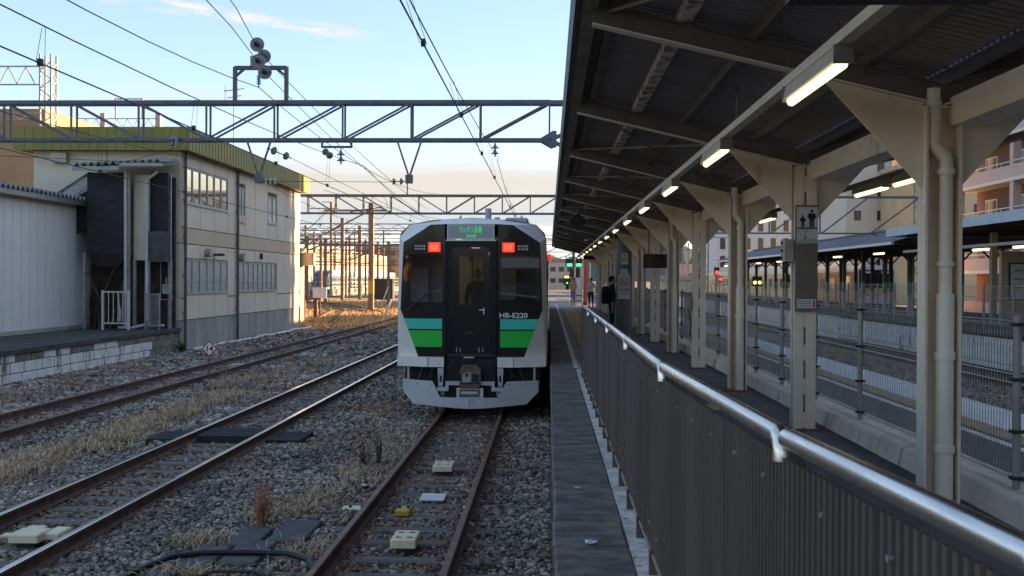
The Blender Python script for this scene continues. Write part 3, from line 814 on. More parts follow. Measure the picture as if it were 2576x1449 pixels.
# body shell
half = [(-1.42, .90), (-1.42, 1.98), (-1.40, 3.30), (-1.37, 3.40), (-1.21, 3.56), (-.75, 3.645), (0, 3.69)]
ringo = half + [(-x, z) for x, z in half[-2::-1]]
def shell(y0, y1, name='body_shell', parent=train):
    mb = MB(); n = len(ringo)
    V = [T(x, y, z) for y in (y0, y1) for x, z in ringo]
    F = [(i, i + 1, n + i + 1, n + i) for i in range(n - 1)]
    F.append((0, n, 2 * n - 1, n - 1)); F.append(tuple(range(2 * n - 1, n - 1, -1)))
    mb.add(V, F); return mb.build(name, m_silver, parent)
shell(.34, 19.8)
for x in (-1.425, 1.425):
    for (z0_, z1_) in ((1.55, 1.62), (2.95, 3.0)):
        MB().box(TX + x - .006, TX + x + .006, TY + .6, TY + 19.7, z0_, z1_).build('body_rib', m_silver, train)
# side windows and doors of the platform side
for (ya, yb) in ((.8, 1.35), (4.4, 6.2), (8.2, 10.0), (10.4, 12.2), (14.0, 15.8)):
    MB().box(TX + 1.414, TX + 1.432, TY + ya, TY + yb, 2.0, 2.9).build('side_window', m_tblack, train)
for ya in (2.4, 12.6, 17.2):
    MB().box(TX + 1.412, TX + 1.43, TY + ya, TY + ya + 1.3, 1.0, 2.92).build('side_door', m_sgrey, train)
# faceted front frame: from the body section to the edge of the black mask
def fy(x): return .075 * (abs(x) / 1.34) ** 2
A = [(-1.42, .34, .88), (-1.42, .30, 1.95), (-1.40, .34, 3.31), (-1.21, .36, 3.56), (-.5, .36, 3.665), (0, .36, 3.69)]
B = [(-1.0, fy(1.0), 1.07), (-1.34, fy(1.34), 1.95), (-1.285, fy(1.285), 3.21), (-.77, fy(.77), 3.54), (-.5, fy(.5) + .0, 3.552), (0, 0, 3.556)]
for s in (1, -1):
    mb = MB()
    a = [T(s * x, y, z) for x, y, z in A]; b = [T(s * x, y, z) for x, y, z in B]
    for i in range(5): mb.quad(a[i], a[i + 1], b[i + 1], b[i])
    mb.quad(a[0], b[0], T(s * -1.0, .10, .88))
    mb.build('front_frame', m_sgrey, train)
# black mask halves with a window opening in each
def pan(pts, s, depth=.03):
    return [T(s * x, fy(x), z) for x, z in pts]
def mask_half(s):
    mb = MB()
    for pts in ([(-.5, 1.07), (-1.0, 1.07), (-1.34, 1.95), (-1.336, 2.05), (-.5, 2.05)],
                [(-1.336, 2.05), (-1.29, 2.05), (-1.287, 2.99), (-1.295, 2.99)],
                [(-.54, 2.05), (-.5, 2.05), (-.5, 2.99), (-.54, 2.99)],
                [(-.5, 2.99), (-1.295, 2.99), (-1.285, 3.21), (-.77, 3.54), (-.5, 3.55)]):
        mb.prism(pan(pts, s), (0, .02, 0))
    return mb.build('front_mask', m_tblack, train)
mask_half(1); mask_half(-1)
g_train = glass('train_window_glass', .86, 1.0)
for s in (1, -1):
    w = MB().prism([T(s * -1.288, fy(1.288) + .006, 2.06), T(s * -.545, fy(.545) + .006, 2.06), T(s * -.545, fy(.545) + .006, 2.985), T(s * -1.286, fy(1.286) + .006, 2.985)], (0, .008, 0)).build('front_window', g_train, train)
    fr = MB()
    for (z0_, z1_) in ((2.05, 2.19),):
        fr.prism([T(s * -1.30, fy(1.3) - .012, z0_), T(s * -.53, fy(.53) - .012, z0_), T(s * -.53, fy(.53) - .012, z1_ - .1), T(s * -1.30, fy(1.3) - .012, z1_ - .1)], (0, .015, 0))
    fr.build('window_frame', m_tblack2, w)
    # ridge between side mask and door
    MB().prism([T(s * -.50, -.015, 1.09), T(s * -.47, -.02, 1.09), T(s * -.47, -.02, 3.24), T(s * -.50, -.015, 3.24)], (0, .05, 0)).build('door_ridge', m_tblack2, train)
    # colour bands
    MB().prism([T(s * -.545, fy(.545) - .003, 1.58), T(s * -1.195, fy(1.195) - .003, 1.58), T(s * -1.27, fy(1.27) - .003, 1.775), T(s * -.545, fy(.545) - .003, 1.775)], (0, .004, 0)).build('teal_band', m_teal, train)
    MB().prism([T(s * -.545, fy(.545) - .003, 1.243), T(s * -1.067, fy(1.067) - .003, 1.243), T(s * -1.185, fy(1.185) - .003, 1.554), T(s * -.545, fy(.545) - .003, 1.554)], (0, .004, 0)).build('green_band', m_green, train)
    # tail lamp and headlamp cluster
    lx = s * -.695
    hp = MB().box(TX + lx - .112, TX + lx + .112, TY - .012, TY + .04, 3.03, 3.205).build('tail_lamp', m_red, train)
    MB().box(TX + lx - .08, TX + lx + .08, TY - .016, TY - .0125, 3.055, 3.18).build('lamp_core', m_redc, hp)
    hx = s * -.968
    hb = MB().box(TX + hx - .115, TX + hx + .115, TY + fy(.97) - .008, TY + fy(.97) + .01, 3.045, 3.18).build('headlamp_cluster', m_tblack2, train)
    for i in range(4):
        for j in range(2):
            MB().cyl(T(hx - .08 + i * .053, fy(.97) - .014, 3.085 + j * .055), T(hx - .08 + i * .053, fy(.97) - .0085, 3.085 + j * .055), .019, n=10).build('led_lens', m_led, hb)
# centre door panel: frame, leaf with its window, handle, steps
mb = MB()
mb.prism([T(-.469, .02, 1.09), T(-.36, .02, 1.09), T(-.36, .02, 3.25), T(-.469, .02, 3.25)], (0, .03, 0))
mb.prism([T(.335, .02, 1.09), T(.469, .02, 1.09), T(.469, .02, 3.25), T(.335, .02, 3.25)], (0, .03, 0))
mb.prism([T(-.359, .02, 3.11), T(.334, .02, 3.11), T(.334, .02, 3.25), T(-.359, .02, 3.25)], (0, .03, 0))
mb.build('door_frame', m_tblack2, train)
dw = (-.23, .215, 2.04, 2.94)
mb = MB()
for (x0, x1, za, zb_) in ((-.355, .33, 1.12, dw[2]), (-.355, .33, dw[3], 3.105), (-.355, dw[0], dw[2], dw[3]), (dw[1], .33, dw[2], dw[3])):
    mb.box(TX + x0, TX + x1, TY + .03, TY + .07, za, zb_)
door = mb.build('front_door', m_tblack, train)
MB().box(TX + dw[0], TX + dw[1], TY + .045, TY + .052, dw[2], dw[3]).build('door_window', glass('door_window_glass', .6), door)
MB().box(TX + .15, TX + .245, TY + .0, TY + .022, 1.935, 1.953).box(TX + .228, TX + .248, TY + .005, TY + .032, 1.86, 1.985).build('door_handle', m_white, door)
MB().box(TX - .11, TX + .06, TY + .015, TY + .028, 1.50, 1.535).build('door_grip', m_dark, door)
for x in (-.23, .19):
    for dx in (-.035, .035): MB().cyl(T(x + dx, -.01, 1.15), T(x + dx, -.01, 1.24), .012, n=8).build('door_hinge', m_galv, door)
MB().box(TX - .44, TX + .43, TY - .05, TY + .06, 1.075, 1.115).build('door_sill', m_dark, train)
MB().box(TX - .13, TX + .06, TY - .055, TY - .02, 1.045, 1.068).build('step_plate', m_white, train)
# destination display
disp = MB().box(TX - .455, TX + .43, TY - .004, TY + .03, 3.265, 3.545).build('destination_display', m_sgrey, train)
MB().box(TX - .435, TX + .41, TY - .008, TY - .0045, 3.285, 3.53).build('display_glass', mat('display_screen', (.26, .32, .36), rough=.12, spec=.6), disp)  # the sky's grey-blue reflection is painted into the screen colour
text('display_text', 'ワンマン普通', .125, T(-.235, -.0095, 3.40), m_ledtext, disp, width=.42, ext=.0005, bold=.002)
text('display_text', 'Local', .085, T(-.10, -.0095, 3.31), m_ledtext, disp, ext=.0005, bold=.002)
MB().box(TX - .48, TX + .46, TY - .03, TY + .03, 3.235, 3.258).build('display_ledge', m_sgrey, train)
text('number_lettering', 'HB-E220', .132, T(.525, fy(.525) - .004, 1.80), m_white, train, width=.53, bold=.003)
# blind, wiper, cab furniture seen through the panes
MB().box(TX + .55, TX + 1.27, TY + .10, TY + .11, 2.735, 2.925).build('sun_blind', mat('pale_blind', (.62, .63, .60), rough=.7), train)
wp = MB().bar(T(-1.22, -.03, 1.93), T(-.62, -.02, 2.40), .018, .018).bar(T(-1.19, -.03, 1.93), T(-.70, -.02, 2.33), .012, .012).build('wiper', m_dark, train)
wp2 = MB().bar(T(.95, -.015, 2.16), T(1.25, -.0, 1.93), .016, .016).build('wiper', m_tblack2, train)
cab = MB().box(TX - 1.38, TX - .45, TY + 1.7, TY + 1.74, .95, 3.4).box(TX + .45, TX + 1.38, TY + 1.7, TY + 1.74, .95, 3.4).build('cab_wall', m_cabwall, train)
MB().box(TX - 1.36, TX + 1.36, TY + .36, TY + 19, .93, .98).build('floor_panel', m_dark, train)
MB().box(TX + .5, TX + 1.3, TY + .2, TY + .75, 1.2, 2.12).build('driver_desk', m_dark, train)
MB().box(TX - 1.28, TX - .55, TY + .22, TY + .5, 1.0, 2.0).build('equipment_cabinet', m_dark, train)
MB().box(TX + .8, TX + 1.2, TY + 1.25, TY + 1.35, 1.9, 2.7).build('driver_seat', m_dark, train)
MB().tube([T(-1.0, .3, 2.08), T(-1.0, .3, 2.26), T(-.95, .3, 2.29), T(-.65, .3, 2.29), T(-.60, .3, 2.26), T(-.6, .3, 2.08)], .014, 8).build('grab_rail', m_white, train)
MB().box(TX - 1.26, TX - 1.20, TY + .12, TY + .16, 2.9, 2.975).build('mirror_camera', m_white, train)
# saloon ceiling lights, on
for x in (-.55, .55): MB().box(TX + x - .07, TX + x + .07, TY + 2.2, TY + 18.5, 3.36, 3.39).build('saloon_light', mat('saloon_lamp_lit', (.8, .78, .7), emit=(1, .88, .68), estr=.3), train)
for x in (-1.39, 1.35): MB().box(TX + x, TX + x + .04, TY + 1.8, TY + 19, .95, 3.2).build('saloon_lining', m_cabwall, train)
MB().box(TX - 1.35, TX + 1.35, TY + 1.8, TY + 19, 3.40, 3.43).build('saloon_ceiling', m_cabwall, train)
MB().box(TX - 1.3, TX + 1.3, TY + 18.6, TY + 18.7, .98, 3.4).build('saloon_end_wall', m_cabwall, train)
MB().box(TX - 1.37, TX - 1.34, TY + .4, TY + 1.69, 1.2, 3.3).box(TX - 1.3, TX - .95, TY + 1.2, TY + 1.69, 1.0, 2.75).build('cab_lining', m_cabwall, train)
# lower front: bumper ledges, coupler, pipes, skirt
for s in (-1, 1):
    mb = MB()
    a = [T(s * -.5, -.09, .875), T(s * -.82, -.08, .875), T(s * -1.40, .10, .88), T(s * -1.40, .3, .88), T(s * -.5, .3, .875)]
    mb.prism(a, (0, 0, .185)); mb.build('bumper_ledge', m_sgrey, train)
    MB().prism([T(s * -.52, -.1, .52), T(s * -.60, -.1, .52), T(s * -.615, -.1, .86), T(s * -.50, -.1, .86)], (0, .06, 0)).build('bracket_plate', m_skirt, train)
    MB().cyl(T(s * -.556, -.105, .63), T(s * -.556, -.104, .73), .001, n=4).box(TX + s * -.556 - .02, TX + s * -.556 + .02, TY - .106, TY - .101, .60, .72).build('bracket_slot', m_black, train)
    mb = MB().box(TX + s * .19, TX + s * .40, TY - .20, TY - .13, .55, .62).box(TX + s * .40, TX + s * .455, TY - .20, TY - .13, .44, .62).box(TX + s * .455, TX + s * .61, TY - .20, TY - .13, .44, .51)
    mb.build('coupler_arm', m_skirt, train)
    MB().tube([T(s * .36, -.05, .98), T(s * .32, -.08, .94), T(s * .40, -.09, .88), T(s * .36, -.08, .80)], .02, 8).build('brake_hose', m_dark, train)
    MB().tube([T(s * .70, .1, .88), T(s * .78, .05, .7), T(s * .72, .02, .55), T(s * .8, .1, .45)], .022, 8).build('air_hose', m_dark, train)
    MB().tube([T(s * .90, .15, .88), T(s * .98, .12, .66), T(s * 1.05, .15, .5)], .026, 8).build('air_hose', m_dark, train)
    MB().box(TX + s * 1.17, TX + s * 1.21, TY + .1, TY + .2, .60, .9).build('skirt_strut', m_skirt, train)
    MB().cyl(T(s * .52, -.03, .34), T(s * .52, -.03, .5), .04, n=10).build('skirt_damper', m_skirt, train)
mb = MB().box(TX - .16, TX + .2, TY - .26, TY - .1, .60, .80); mb.build('coupler_head', m_coup, train)
MB().prism([T(-.14, -.275, .62), T(.02, -.275, .62), T(.02, -.275, .79), T(-.12, -.275, .77)], (0, .014, 0)).build('coupler_plate', mat('coupler_pale_steel', (.36, .38, .40), rough=.5), train)
MB().prism([T(-.07, -.279, .68), T(.0, -.279, .77), T(-.09, -.279, .77)], (0, .004, 0)).build('coupler_mark', m_black, train)
MB().box(TX + .04, TX + .16, TY - .285, TY - .262, .62, .77).build('coupler_pocket', m_black, train)
MB().prism([T(-.19, -.24, .78), T(.2, -.24, .78), T(.2, -.24, .84), T(.13, -.24, .93), T(-.13, -.24, .93), T(-.19, -.24, .84)], (0, .1, 0)).build('coupler_top', m_coup_r, train)
MB().cyl(T(0, -.246, .88), T(0, -.241, .88), .022, n=10).build('coupler_hole', m_black, train)
MB().prism([T(-.2, -.23, .585), T(.2, -.23, .585), T(.16, -.23, .49), T(-.16, -.23, .49)], (0, .1, 0)).build('coupler_base', m_coup_r, train)
mb = MB().box(TX - .25, TX - .19, TY - .22, TY - .1, .30, .50).box(TX + .19, TX + .25, TY - .22, TY - .1, .30, .50).box(TX - .19, TX + .19, TY - .22, TY - .1, .30, .33).box(TX - .19, TX + .19, TY - .12, TY - .1, .33, .50).box(TX - .19, TX + .19, TY - .22, TY - .1, .47, .488)
mb.build('electric_coupler_box', m_skirt, train)
MB().cyl(T(-.17, -.17, .40), T(.15, -.17, .40), .055, n=16).build('coupler_cylinder', m_galv, train, smooth=True)
MB().box(TX - .46, TX + .46, TY + .05, TY + .25, .3, 1.07).box(TX - 1.3, TX + 1.3, TY + .5, TY + .6, .25, .88).build('underframe', m_black, train)
MB().box(TX - 1.2, TX + 1.2, TY + .65, TY + 19.5, .3, .88).build('underfloor_equipment', m_black, train)
# skirt: a bent plate, centre furthest forward
def sy(x): return -.30 + .30 * (abs(x) / 1.28) ** 1.6
mb = MB()
top = [(-1.27, .645), (-.70, .62), (-.555, .33), (-.28, .325), (0, .315), (.28, .325), (.51, .325), (.68, .62), (1.27, .63)]
bot = [(-1.27, .42), (-1.08, .19), (-.55, .15), (-.28, .133), (0, .122), (.28, .133), (.51, .15), (1.05, .19), (1.27, .42)]
for yo in (0, .03):
    pass
V = []
for (x, z), (xb, zb2) in zip(top, bot): V += [T(x, sy(x), z), T(xb, sy(xb), zb2)]
nn = len(V)
V2 = [(x, y + .03, z) for x, y, z in V]
F = []
for k in range(len(top) - 1):
    a = 2 * k; F += [(a, a + 2, a + 3, a + 1), (nn + a, nn + a + 1, nn + a + 3, nn + a + 2), (a, nn + a, nn + a + 2, a + 2), (a + 1, a + 3, nn + a + 3, nn + a + 1)]
F += [(0, 1, nn + 1, nn), (nn - 2, nn - 1, 2 * nn - 1, 2 * nn - 2)]
mb.add(V + V2, F); mb.build('snow_skirt', m_skirt, train)
# seams and bolt heads of the front
for s in (-1, 1):
    for x in (.72, 1.0): MB().cyl(T(s * x, sy(x) - .006, .56), T(s * x, sy(x) + .002, .56), .012, n=6).build('bolt', m_dark, train)
    MB().box(TX + s * .80 - .003, TX + s * .80 + .003, TY - .094, TY - .07, .88, 1.058).build('ledge_seam', m_dark, train)
    for x in (.58, .95, 1.3): MB().cyl(T(s * x, -.094 if x < .8 else (.02 if x < 1.2 else .06), .93), T(s * x, .0 if x < .8 else .1, .93), .009, n=6).build('bolt', m_dark, train)
MB().box(TX - .003, TX + .003, TY + sy(0) - 19.7 + 19.7 - .002, TY + sy(0) + .01, .125, .31).build('skirt_seam', m_dark, train)
# wheels
for yy in (2.6, 4.7):
    for s in (-1, 1):
        MB().cyl(T(s * .51, yy, .43), T(s * .64, yy, .43), .43, n=24).build('wheel', m_dark, train)
# roof equipment
MB().cyl(T(.20, 2.0, 3.6), T(.20, 2.0, 3.98), .065, n=14).build('exhaust_pipe', m_skirt, train, smooth=True)
MB().box(TX + .33, TX + .43, TY + 2.0, TY + 2.3, 3.6, 3.80).build('roof_box', m_skirt, train)
MB().cbox(TX + .52, TX + 1.0, TY + 2.6, TY + 4.2, 3.55, 3.83, .03).build('roof_unit', m_skirt, train)
MB().box(TX + 1.415, TX + 1.50, TY + 5.0, TY + 5.12, 2.98, 3.12).build('side_marker_lamp', m_red, train)
# second car
car2 = thing('railcar', 'second stainless car coupled behind the green-banded railcar', 'train', (TX, TY + 20.3, 0))
mb = MB(); n = len(ringo)
V = [T(x, y, z) for y in (20.3, 40) for x, z in ringo]
mb.add(V, [(i, i + 1, n + i + 1, n + i) for i in range(n - 1)] + [(0, n, 2 * n - 1, n - 1), tuple(range(n)), tuple(range(2 * n - 1, n - 1, -1))])
mb.build('body_shell', m_silver, car2)
for (ya, yb) in ((22, 24), (26, 28), (30, 32), (34, 36)):
    MB().box(TX + 1.414, TX + 1.432, TY + ya, TY + yb, 2.0, 2.9).build('side_window', m_tblack, car2)
MB().box(TX - 1.2, TX + 1.2, TY + 20.6, TY + 39.6, .2, .89).build('underframe', m_black, car2)
# ================================================================== LEFT SIDE: building, shed, stair tower
m_wallp = mat('cream_wall_panel', (.76, .68, .555), (.71, .635, .515), .7, .7, c3=(.60, .53, .43), s3=1.4, st3=(1, 1, .25), lo3=.62, hi3=.8)
m_joint = mat('brown_wall_joint', (.15, .115, .085), (.11, .085, .065), 3, .8)
m_belt = mat('tan_belt_panel', (.64, .525, .37), (.59, .485, .34), .8, .7)
m_roofg = mat('olive_green_fascia', (.27, .24, .05), (.235, .21, .045), 1.2, .55, c3=(.10, .11, .03), s3=2, st3=(1, 1, .3), lo3=.6, hi3=.8)
m_winfr = mat('aluminium_window_frame', (.42, .41, .39), (.36, .35, .33), 4, .45, metal=.4)
m_pane = mat('building_window_pane', (.85, .85, .83), rough=.04, metal=1.0, spec=.9)
m_pane_f = mat('frosted_window_pane', (.40, .46, .48), (.34, .395, .415), 1.5, .16, spec=.7)
BX, BY0, BY1 = -13.55, 38.4, 57.0
bld = thing('station_building', 'two-storey cream panelled building with olive green roof edge beside the tracks', 'building', (-16, 48, GZ))
MB().box(-19.1, BX - .03, BY0 + .03, BY1, GZ - .1, .93).build('plinth', m_conc_wall, bld)
MB().box(-19.1, BX - .05, BY0 + .05, BY1 - .02, .932, 7.4).build('wall_core', m_joint, bld)
up = [(38.75, 44.05), (45.6, 46.6), (50.4, 52.1)]; lowr = [(38.75, 44.05), (45.6, 51.9)]
def holes(y0, y1, wins):
    return any(a < (y0 + y1) / 2 < b for a, b in wins)
mods = [38.45] + [38.75 + 1.767 * k for k in range(0, 4)] + [45.6, 46.6, 48.2, 50.4, 52.1, 53.7, 55.3, 56.97]
for a, b in zip(mods[:-1], mods[1:]):
    for (z0, z1, wins, wz) in ((.95, 3.80, lowr, (1.93, 3.26)), (4.41, 7.2, up, (5.31, 6.68))):
        segs = [(z0, wz[0]), (wz[1], z1)] if holes(a, b, wins) else ([(z0, z1)] if z0 > 2 else [(z0, 1.75), (1.77, z1)])
        for (s0, s1) in segs:
            MB().box(BX - .05, BX, a + .026, b - .026, s0 + .014, s1 - .014).build('wall_panel', m_wallp, bld)
k = 38.45
while k < 56.9:
    MB().box(BX - .05, BX + .012, k + .004, min(k + 3.7, 56.97) - .004, 3.82, 4.39).build('belt_panel', m_belt, bld); k += 3.7
def window(y0, y1, z0, z1, n, mp, mid=None):
    fr = MB()
    for (a, b, c, d) in ((y0, y1, z0, z0 + .06), (y0, y1, z1 - .05, z1)): fr.box(BX - .048, BX + .015, a, b, c, d)
    for i in range(n + 1):
        y = y0 + (y1 - y0) * i / n; fr.box(BX - .047, BX + .012 + (.003 if i % 2 else 0), max(y0, y - .03), min(y1, y + .03), z0 + .06, z1 - .05)
    if mid: fr.box(BX - .046, BX + .008, y0 + .03, y1 - .03, mid - .025, mid + .025)
    f = fr.build('window', m_winfr, bld)
    for i in range(n):
        a = y0 + (y1 - y0) * i / n + .031; b = y0 + (y1 - y0) * (i + 1) / n - .031
        for (c, d) in (((z0 + .061, mid - .026), (mid + .026, z1 - .051)) if mid else ((z0 + .061, z1 - .051),)):
            MB().box(BX - .045, BX - .02 - .006 * (i % 2), a, b, c, d).build('pane', mp, f)
    MB().box(BX - .02, BX + .05, y0 - .04, y1 + .04, z0 - .05, z0 - .002).build('sill', m_winfr, f)
window(38.77, 44.03, 5.33, 6.66, 6, m_pane); window(45.62, 46.58, 5.0, 6.5, 2, m_pane_f); window(50.42, 52.08, 5.2, 6.5, 2, m_pane_f)
window(38.77, 44.03, 1.95, 3.24, 6, m_pane_f, 2.41); window(45.62, 51.88, 1.95, 3.24, 8, m_pane_f, 2.41)
# near end wall facing the camera
for i in range(2):
    a = -13.55 - .02 - i * 2.77
    for (z0, z1) in ((.95, 3.8), (3.83, 5.6), (5.62, 7.2)):
        MB().box(a - 2.74, a, BY0, BY0 + .05, z0, z1).build('wall_panel', m_wallp, bld)
# roof fascia with standing seams
rf = MB().box(-19.62, -13.15, BY0 - .4, BY1 + .35, 7.21, 7.30).build('roof', m_roofg, bld)
MB().box(-13.20, -13.13, BY0 - .42, BY1 + .37, 7.18, 8.03).build('roof_fascia', m_roofg, rf)
MB().box(-19.62, -13.205, BY0 - .44, BY0 - .37, 7.18, 8.03).build('roof_fascia', m_roofg, rf)
MB().box(-19.62, -13.21, BY0 - .36, BY1 + .3, 7.32, 7.95).build('roof_top', mat('roof_grey', (.14, .14, .14), rough=.9), rf)
for i in range(50):
    MB().box(-13.128, -13.115, BY0 - .4 + i * .385, BY0 - .375 + i * .385, 7.19, 8.02).build('seam', m_roofg, rf)
for i in range(18):
    MB().box(-13.45 - i * .34, -13.425 - i * .34, BY0 - .455, BY0 - .441, 7.19, 8.02).build('seam', m_roofg, rf)
# pipes, vents, lamps of the building
for (y, r) in ((38.62, .055), (45.2, .06)):
    mb = MB().cyl((BX + .09, y, GZ), (BX + .09, y, 7.15), r, n=10)
    for z in (1.2, 2.6, 4.0, 5.4, 6.6): mb.box(BX, BX + .09, y - .07, y + .07, z, z + .04)
    mb.build('drain_pipe', mat('brown_drain_pipe', (.14, .115, .10), (.10, .085, .075), 3, .6), bld)
for (y, z) in ((41.2, 3.52), (45.8, 3.45)):
    v = MB().cyl((BX, y, z), (BX + .22, y, z), .17, n=16).build('vent_hood', m_winfr, bld, smooth=True)
MB().box(BX + .02, BX + .42, 42.1, 42.3, 3.42, 3.52).build('wall_lamp', m_dark, bld)
MB().box(BX + .01, BX + .12, 49.0, 49.12, 3.42, 3.7).build('wall_box', m_dark, bld)
MB().box(BX - 4.75, BX - 4.2, BY0 - .25, BY0 - .01, 6.75, 7.1).build('vent_hood', m_winfr, bld)
for x in (-15.5, -17.5): MB().cyl((x, 49, 7.9), (x, 49, 8.7), .12, n=10).build('roof_vent', m_rust, bld)
# lower annexe behind, its flank in the sun
anx = thing('annexe', 'sunlit cream annexe just past the far end of the green-roofed building', 'building', (-15, 57.6, GZ))
MB().box(-20, -13.6, 57.1, 58.2, GZ - .1, 4.0).build('wall', mat('annexe_cream', (.46, .39, .28), (.41, .35, .25), .8, .8), anx)
MB().box(-20, -13.5, 57.05, 58.3, 4.003, 4.2).build('roof', m_winfr, anx)
MB().box(-13.598, -12.95, 57.3, 58.1, 3.25, 3.95).build('air_conditioner', MATS['annexe_cream'], anx)
MB().box(-14.0, -13.65, 57.15, 57.35, 4.5, 5.8).build('side_duct', m_wallp, anx)

# ---- grey corrugated shed on the dock
shed = thing('metal_shed', 'pale grey corrugated metal shed standing on the loading dock', 'shed', (-19, 30, .68))
m_shed = mat('pale_metal_sheet', (.80, .80, .80), (.74, .745, .75), .8, .55, c3=(.64, .65, .655), s3=1.2, st3=(1, 1, .2), lo3=.6, hi3=.8)
MB().box(-22, -16.95, 20, 38.35, .69, 5.25).build('wall_core', mat('shed_seam', (.20, .21, .22), rough=.7), shed)
y = 20.0
while y < 38.3:
    e = min(y + .54, 38.36)
    MB().box(-16.951, -16.90, y + .008, e - .008, .82, 5.2).build('wall_panel', m_shed, shed); y += .55
MB().box(-22, -16.96, 38.352, 38.37, .82, 5.2).build('wall_panel', m_shed, shed)
MB().box(-22, -16.88, 19.9, 38.37, .684, .82).build('footing', m_conc, shed)
mb = MB().box(-16.75, -16.55, 19.8, 38.75, 5.08, 5.24); mb.build('eave_gutter', m_galv, shed)
mr = mat('shed_roof_sheet', (.24, .30, .34), (.19, .24, .28), 1.2, .55)
V = []; F = []; y = 19.8; n = 0
while y < 38.6:
    for dy, dz in ((0, 0), (.10, .13), (.16, .13), (.26, 0)):
        V += [(-16.50, y + dy, 5.25 + dz), (-22, y + dy, 6.2 + dz)]
        if n: F.append((2 * n - 2, 2 * n - 1, 2 * n + 1, 2 * n))
        n += 1
    y += .30
mb = MB(); mb.add(V, F)
rs = mb.build('roof', mr, shed)
sol = rs.modifiers.new('thick', 'SOLIDIFY'); sol.thickness = .02
MB().box(-16.93, -16.80, 38.38, 38.46, .7, 5.05).build('corner_post', m_galv, shed)

# ---- covered stair tower against the end wall
st = thing('stair_tower', 'dark boarded covered stair against the building end wall', 'stair tower', (-16, 37.4, .68))
m_brd = mat('dark_boarding', (.030, .026, .030), (.045, .04, .044), 2, .75, stretch=(1, 1, 3))
MB().box(-16.40, -15.0, 36.9, 36.98, 3.35, 6.25).build('board_wall', m_brd, st)
MB().box(-16.40, -16.34, 36.99, 38.1, 3.35, 6.25).build('board_wall', m_brd, st)
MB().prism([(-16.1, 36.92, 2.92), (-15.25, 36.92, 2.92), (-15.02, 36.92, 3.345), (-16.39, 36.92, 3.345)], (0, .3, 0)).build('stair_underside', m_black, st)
MB().box(-14.88, -14.40, 37.3, 37.36, 3.15, 6.2).build('pale_panel', m_wallp, st)
MB().box(-14.35, -13.72, 37.5, 37.56, 4.2, 6.3).build('board_wall', m_brd, st)
MB().box(-14.4, -13.66, 37.3, 37.36, 3.1, 4.19).build('side_panel', mat('weathered_grey_board', (.12, .125, .13), (.08, .08, .082), 2, .85), st)
MB().box(-15.1, -13.7, 38.2, 38.3, .7, 6.2).box(-16.8, -15.1, 38.18, 38.3, .7, 3.3).build('shade_sheet', mat('painted_shade', (.085, .065, .05), (.04, .035, .03), 1.6, .9), st)  # dark sheet before the end wall, shade under the stair painted into its colour
MB().box(-14.18, -13.85, 38.1, 38.19, 1.75, 3.15).build('screen_window', m_black, st)
MB().box(-14.22, -13.81, 38.14, 38.2, 1.71, 3.19).build('window_frame', m_wallp, st)
# posts and white pipes
for x, y, r, zt, m in ((-14.92, 36.95, .05, 6.3, m_galv), (-14.80, 37.2, .05, 3.2, m_galv), (-14.36, 37.35, .045, 6.2, m_galv), (-13.75, 37.8, .05, 6.3, m_galv), (-16.5, 36.95, .05, 3.4, m_galv)):
    MB().bar((x, y, .68), (x, y, zt), r * 2, r * 2).build('post', m, st)
m_pvc = mat('white_pvc_pipe', (.62, .64, .66), (.54, .55, .56), 2, .45)
for pts in ([(-15.0, 36.85, .72), (-15.0, 36.85, 6.35)], [(-14.28, 36.95, 1.0), (-14.28, 36.95, 5.95), (-14.24, 36.95, 6.03), (-13.9, 36.95, 6.28)]):
    mb = MB().tube(pts, .052, 10)
    mb.build('white_pipe', m_pvc, st, smooth=True)
MB().tube([(-15.2, 36.7, .76), (-14.7, 36.7, .75), (-14.25, 36.8, .86)], .05, 8).build('floor_pipe', m_pvc, st, smooth=True)
MB().tube([(-14.1, 36.9, .80), (-13.65, 36.95, .83)], .05, 8).build('floor_pipe', m_pvc, st, smooth=True)
# its corrugated roof
V = []; F = []; n = 0; x = -16.62
while x < -13.75:
    for dx, dz in ((0, 0), (.08, .11), (.13, .11), (.21, 0)):
        f = .05 * (x + dx + 16.62)
        V += [(x + dx, 36.3, 6.42 + dz + f), (x + dx, 38.2, 6.62 + dz + f)]
        if n: F.append((2 * n - 2, 2 * n - 1, 2 * n + 1, 2 * n))
        n += 1
    x += .26
mb = MB(); mb.add(V, F); r2 = mb.build('roof_sheet', mat('pale_green_roof_sheet', (.22, .29, .29), (.18, .235, .235), 1.5, .6), st)
sol = r2.modifiers.new('thick', 'SOLIDIFY'); sol.thickness = .02
MB().box(-16.65, -15.0, 36.25, 36.33, 6.26, 6.41).build('eave_beam', m_galv, st)
MB().box(-15.0, -13.5, 36.3, 36.36, 6.42, 6.53).build('eave_beam', m_galv, st)
# stair flight coming down to the left
MB().prism([(-16.41, 37.0, 6.15), (-16.41, 37.0, 5.75), (-18.2, 37.0, 4.6), (-18.2, 37.0, 4.98)], (0, .08, 0)).build('stringer', m_galv, st)
MB().prism([(-16.42, 37.1, 6.3), (-16.42, 37.1, 6.15), (-18.6, 37.1, 4.7), (-18.6, 37.1, 4.9)], (0, .9, 0)).build('stair_roof', m_conc_dark, st)
MB().prism([(-16.41, 37.15, 5.7), (-16.41, 37.15, 4.4), (-18.2, 37.15, 3.2), (-18.2, 37.15, 4.6)], (0, .04, 0)).build('stair_side', m_black, st)
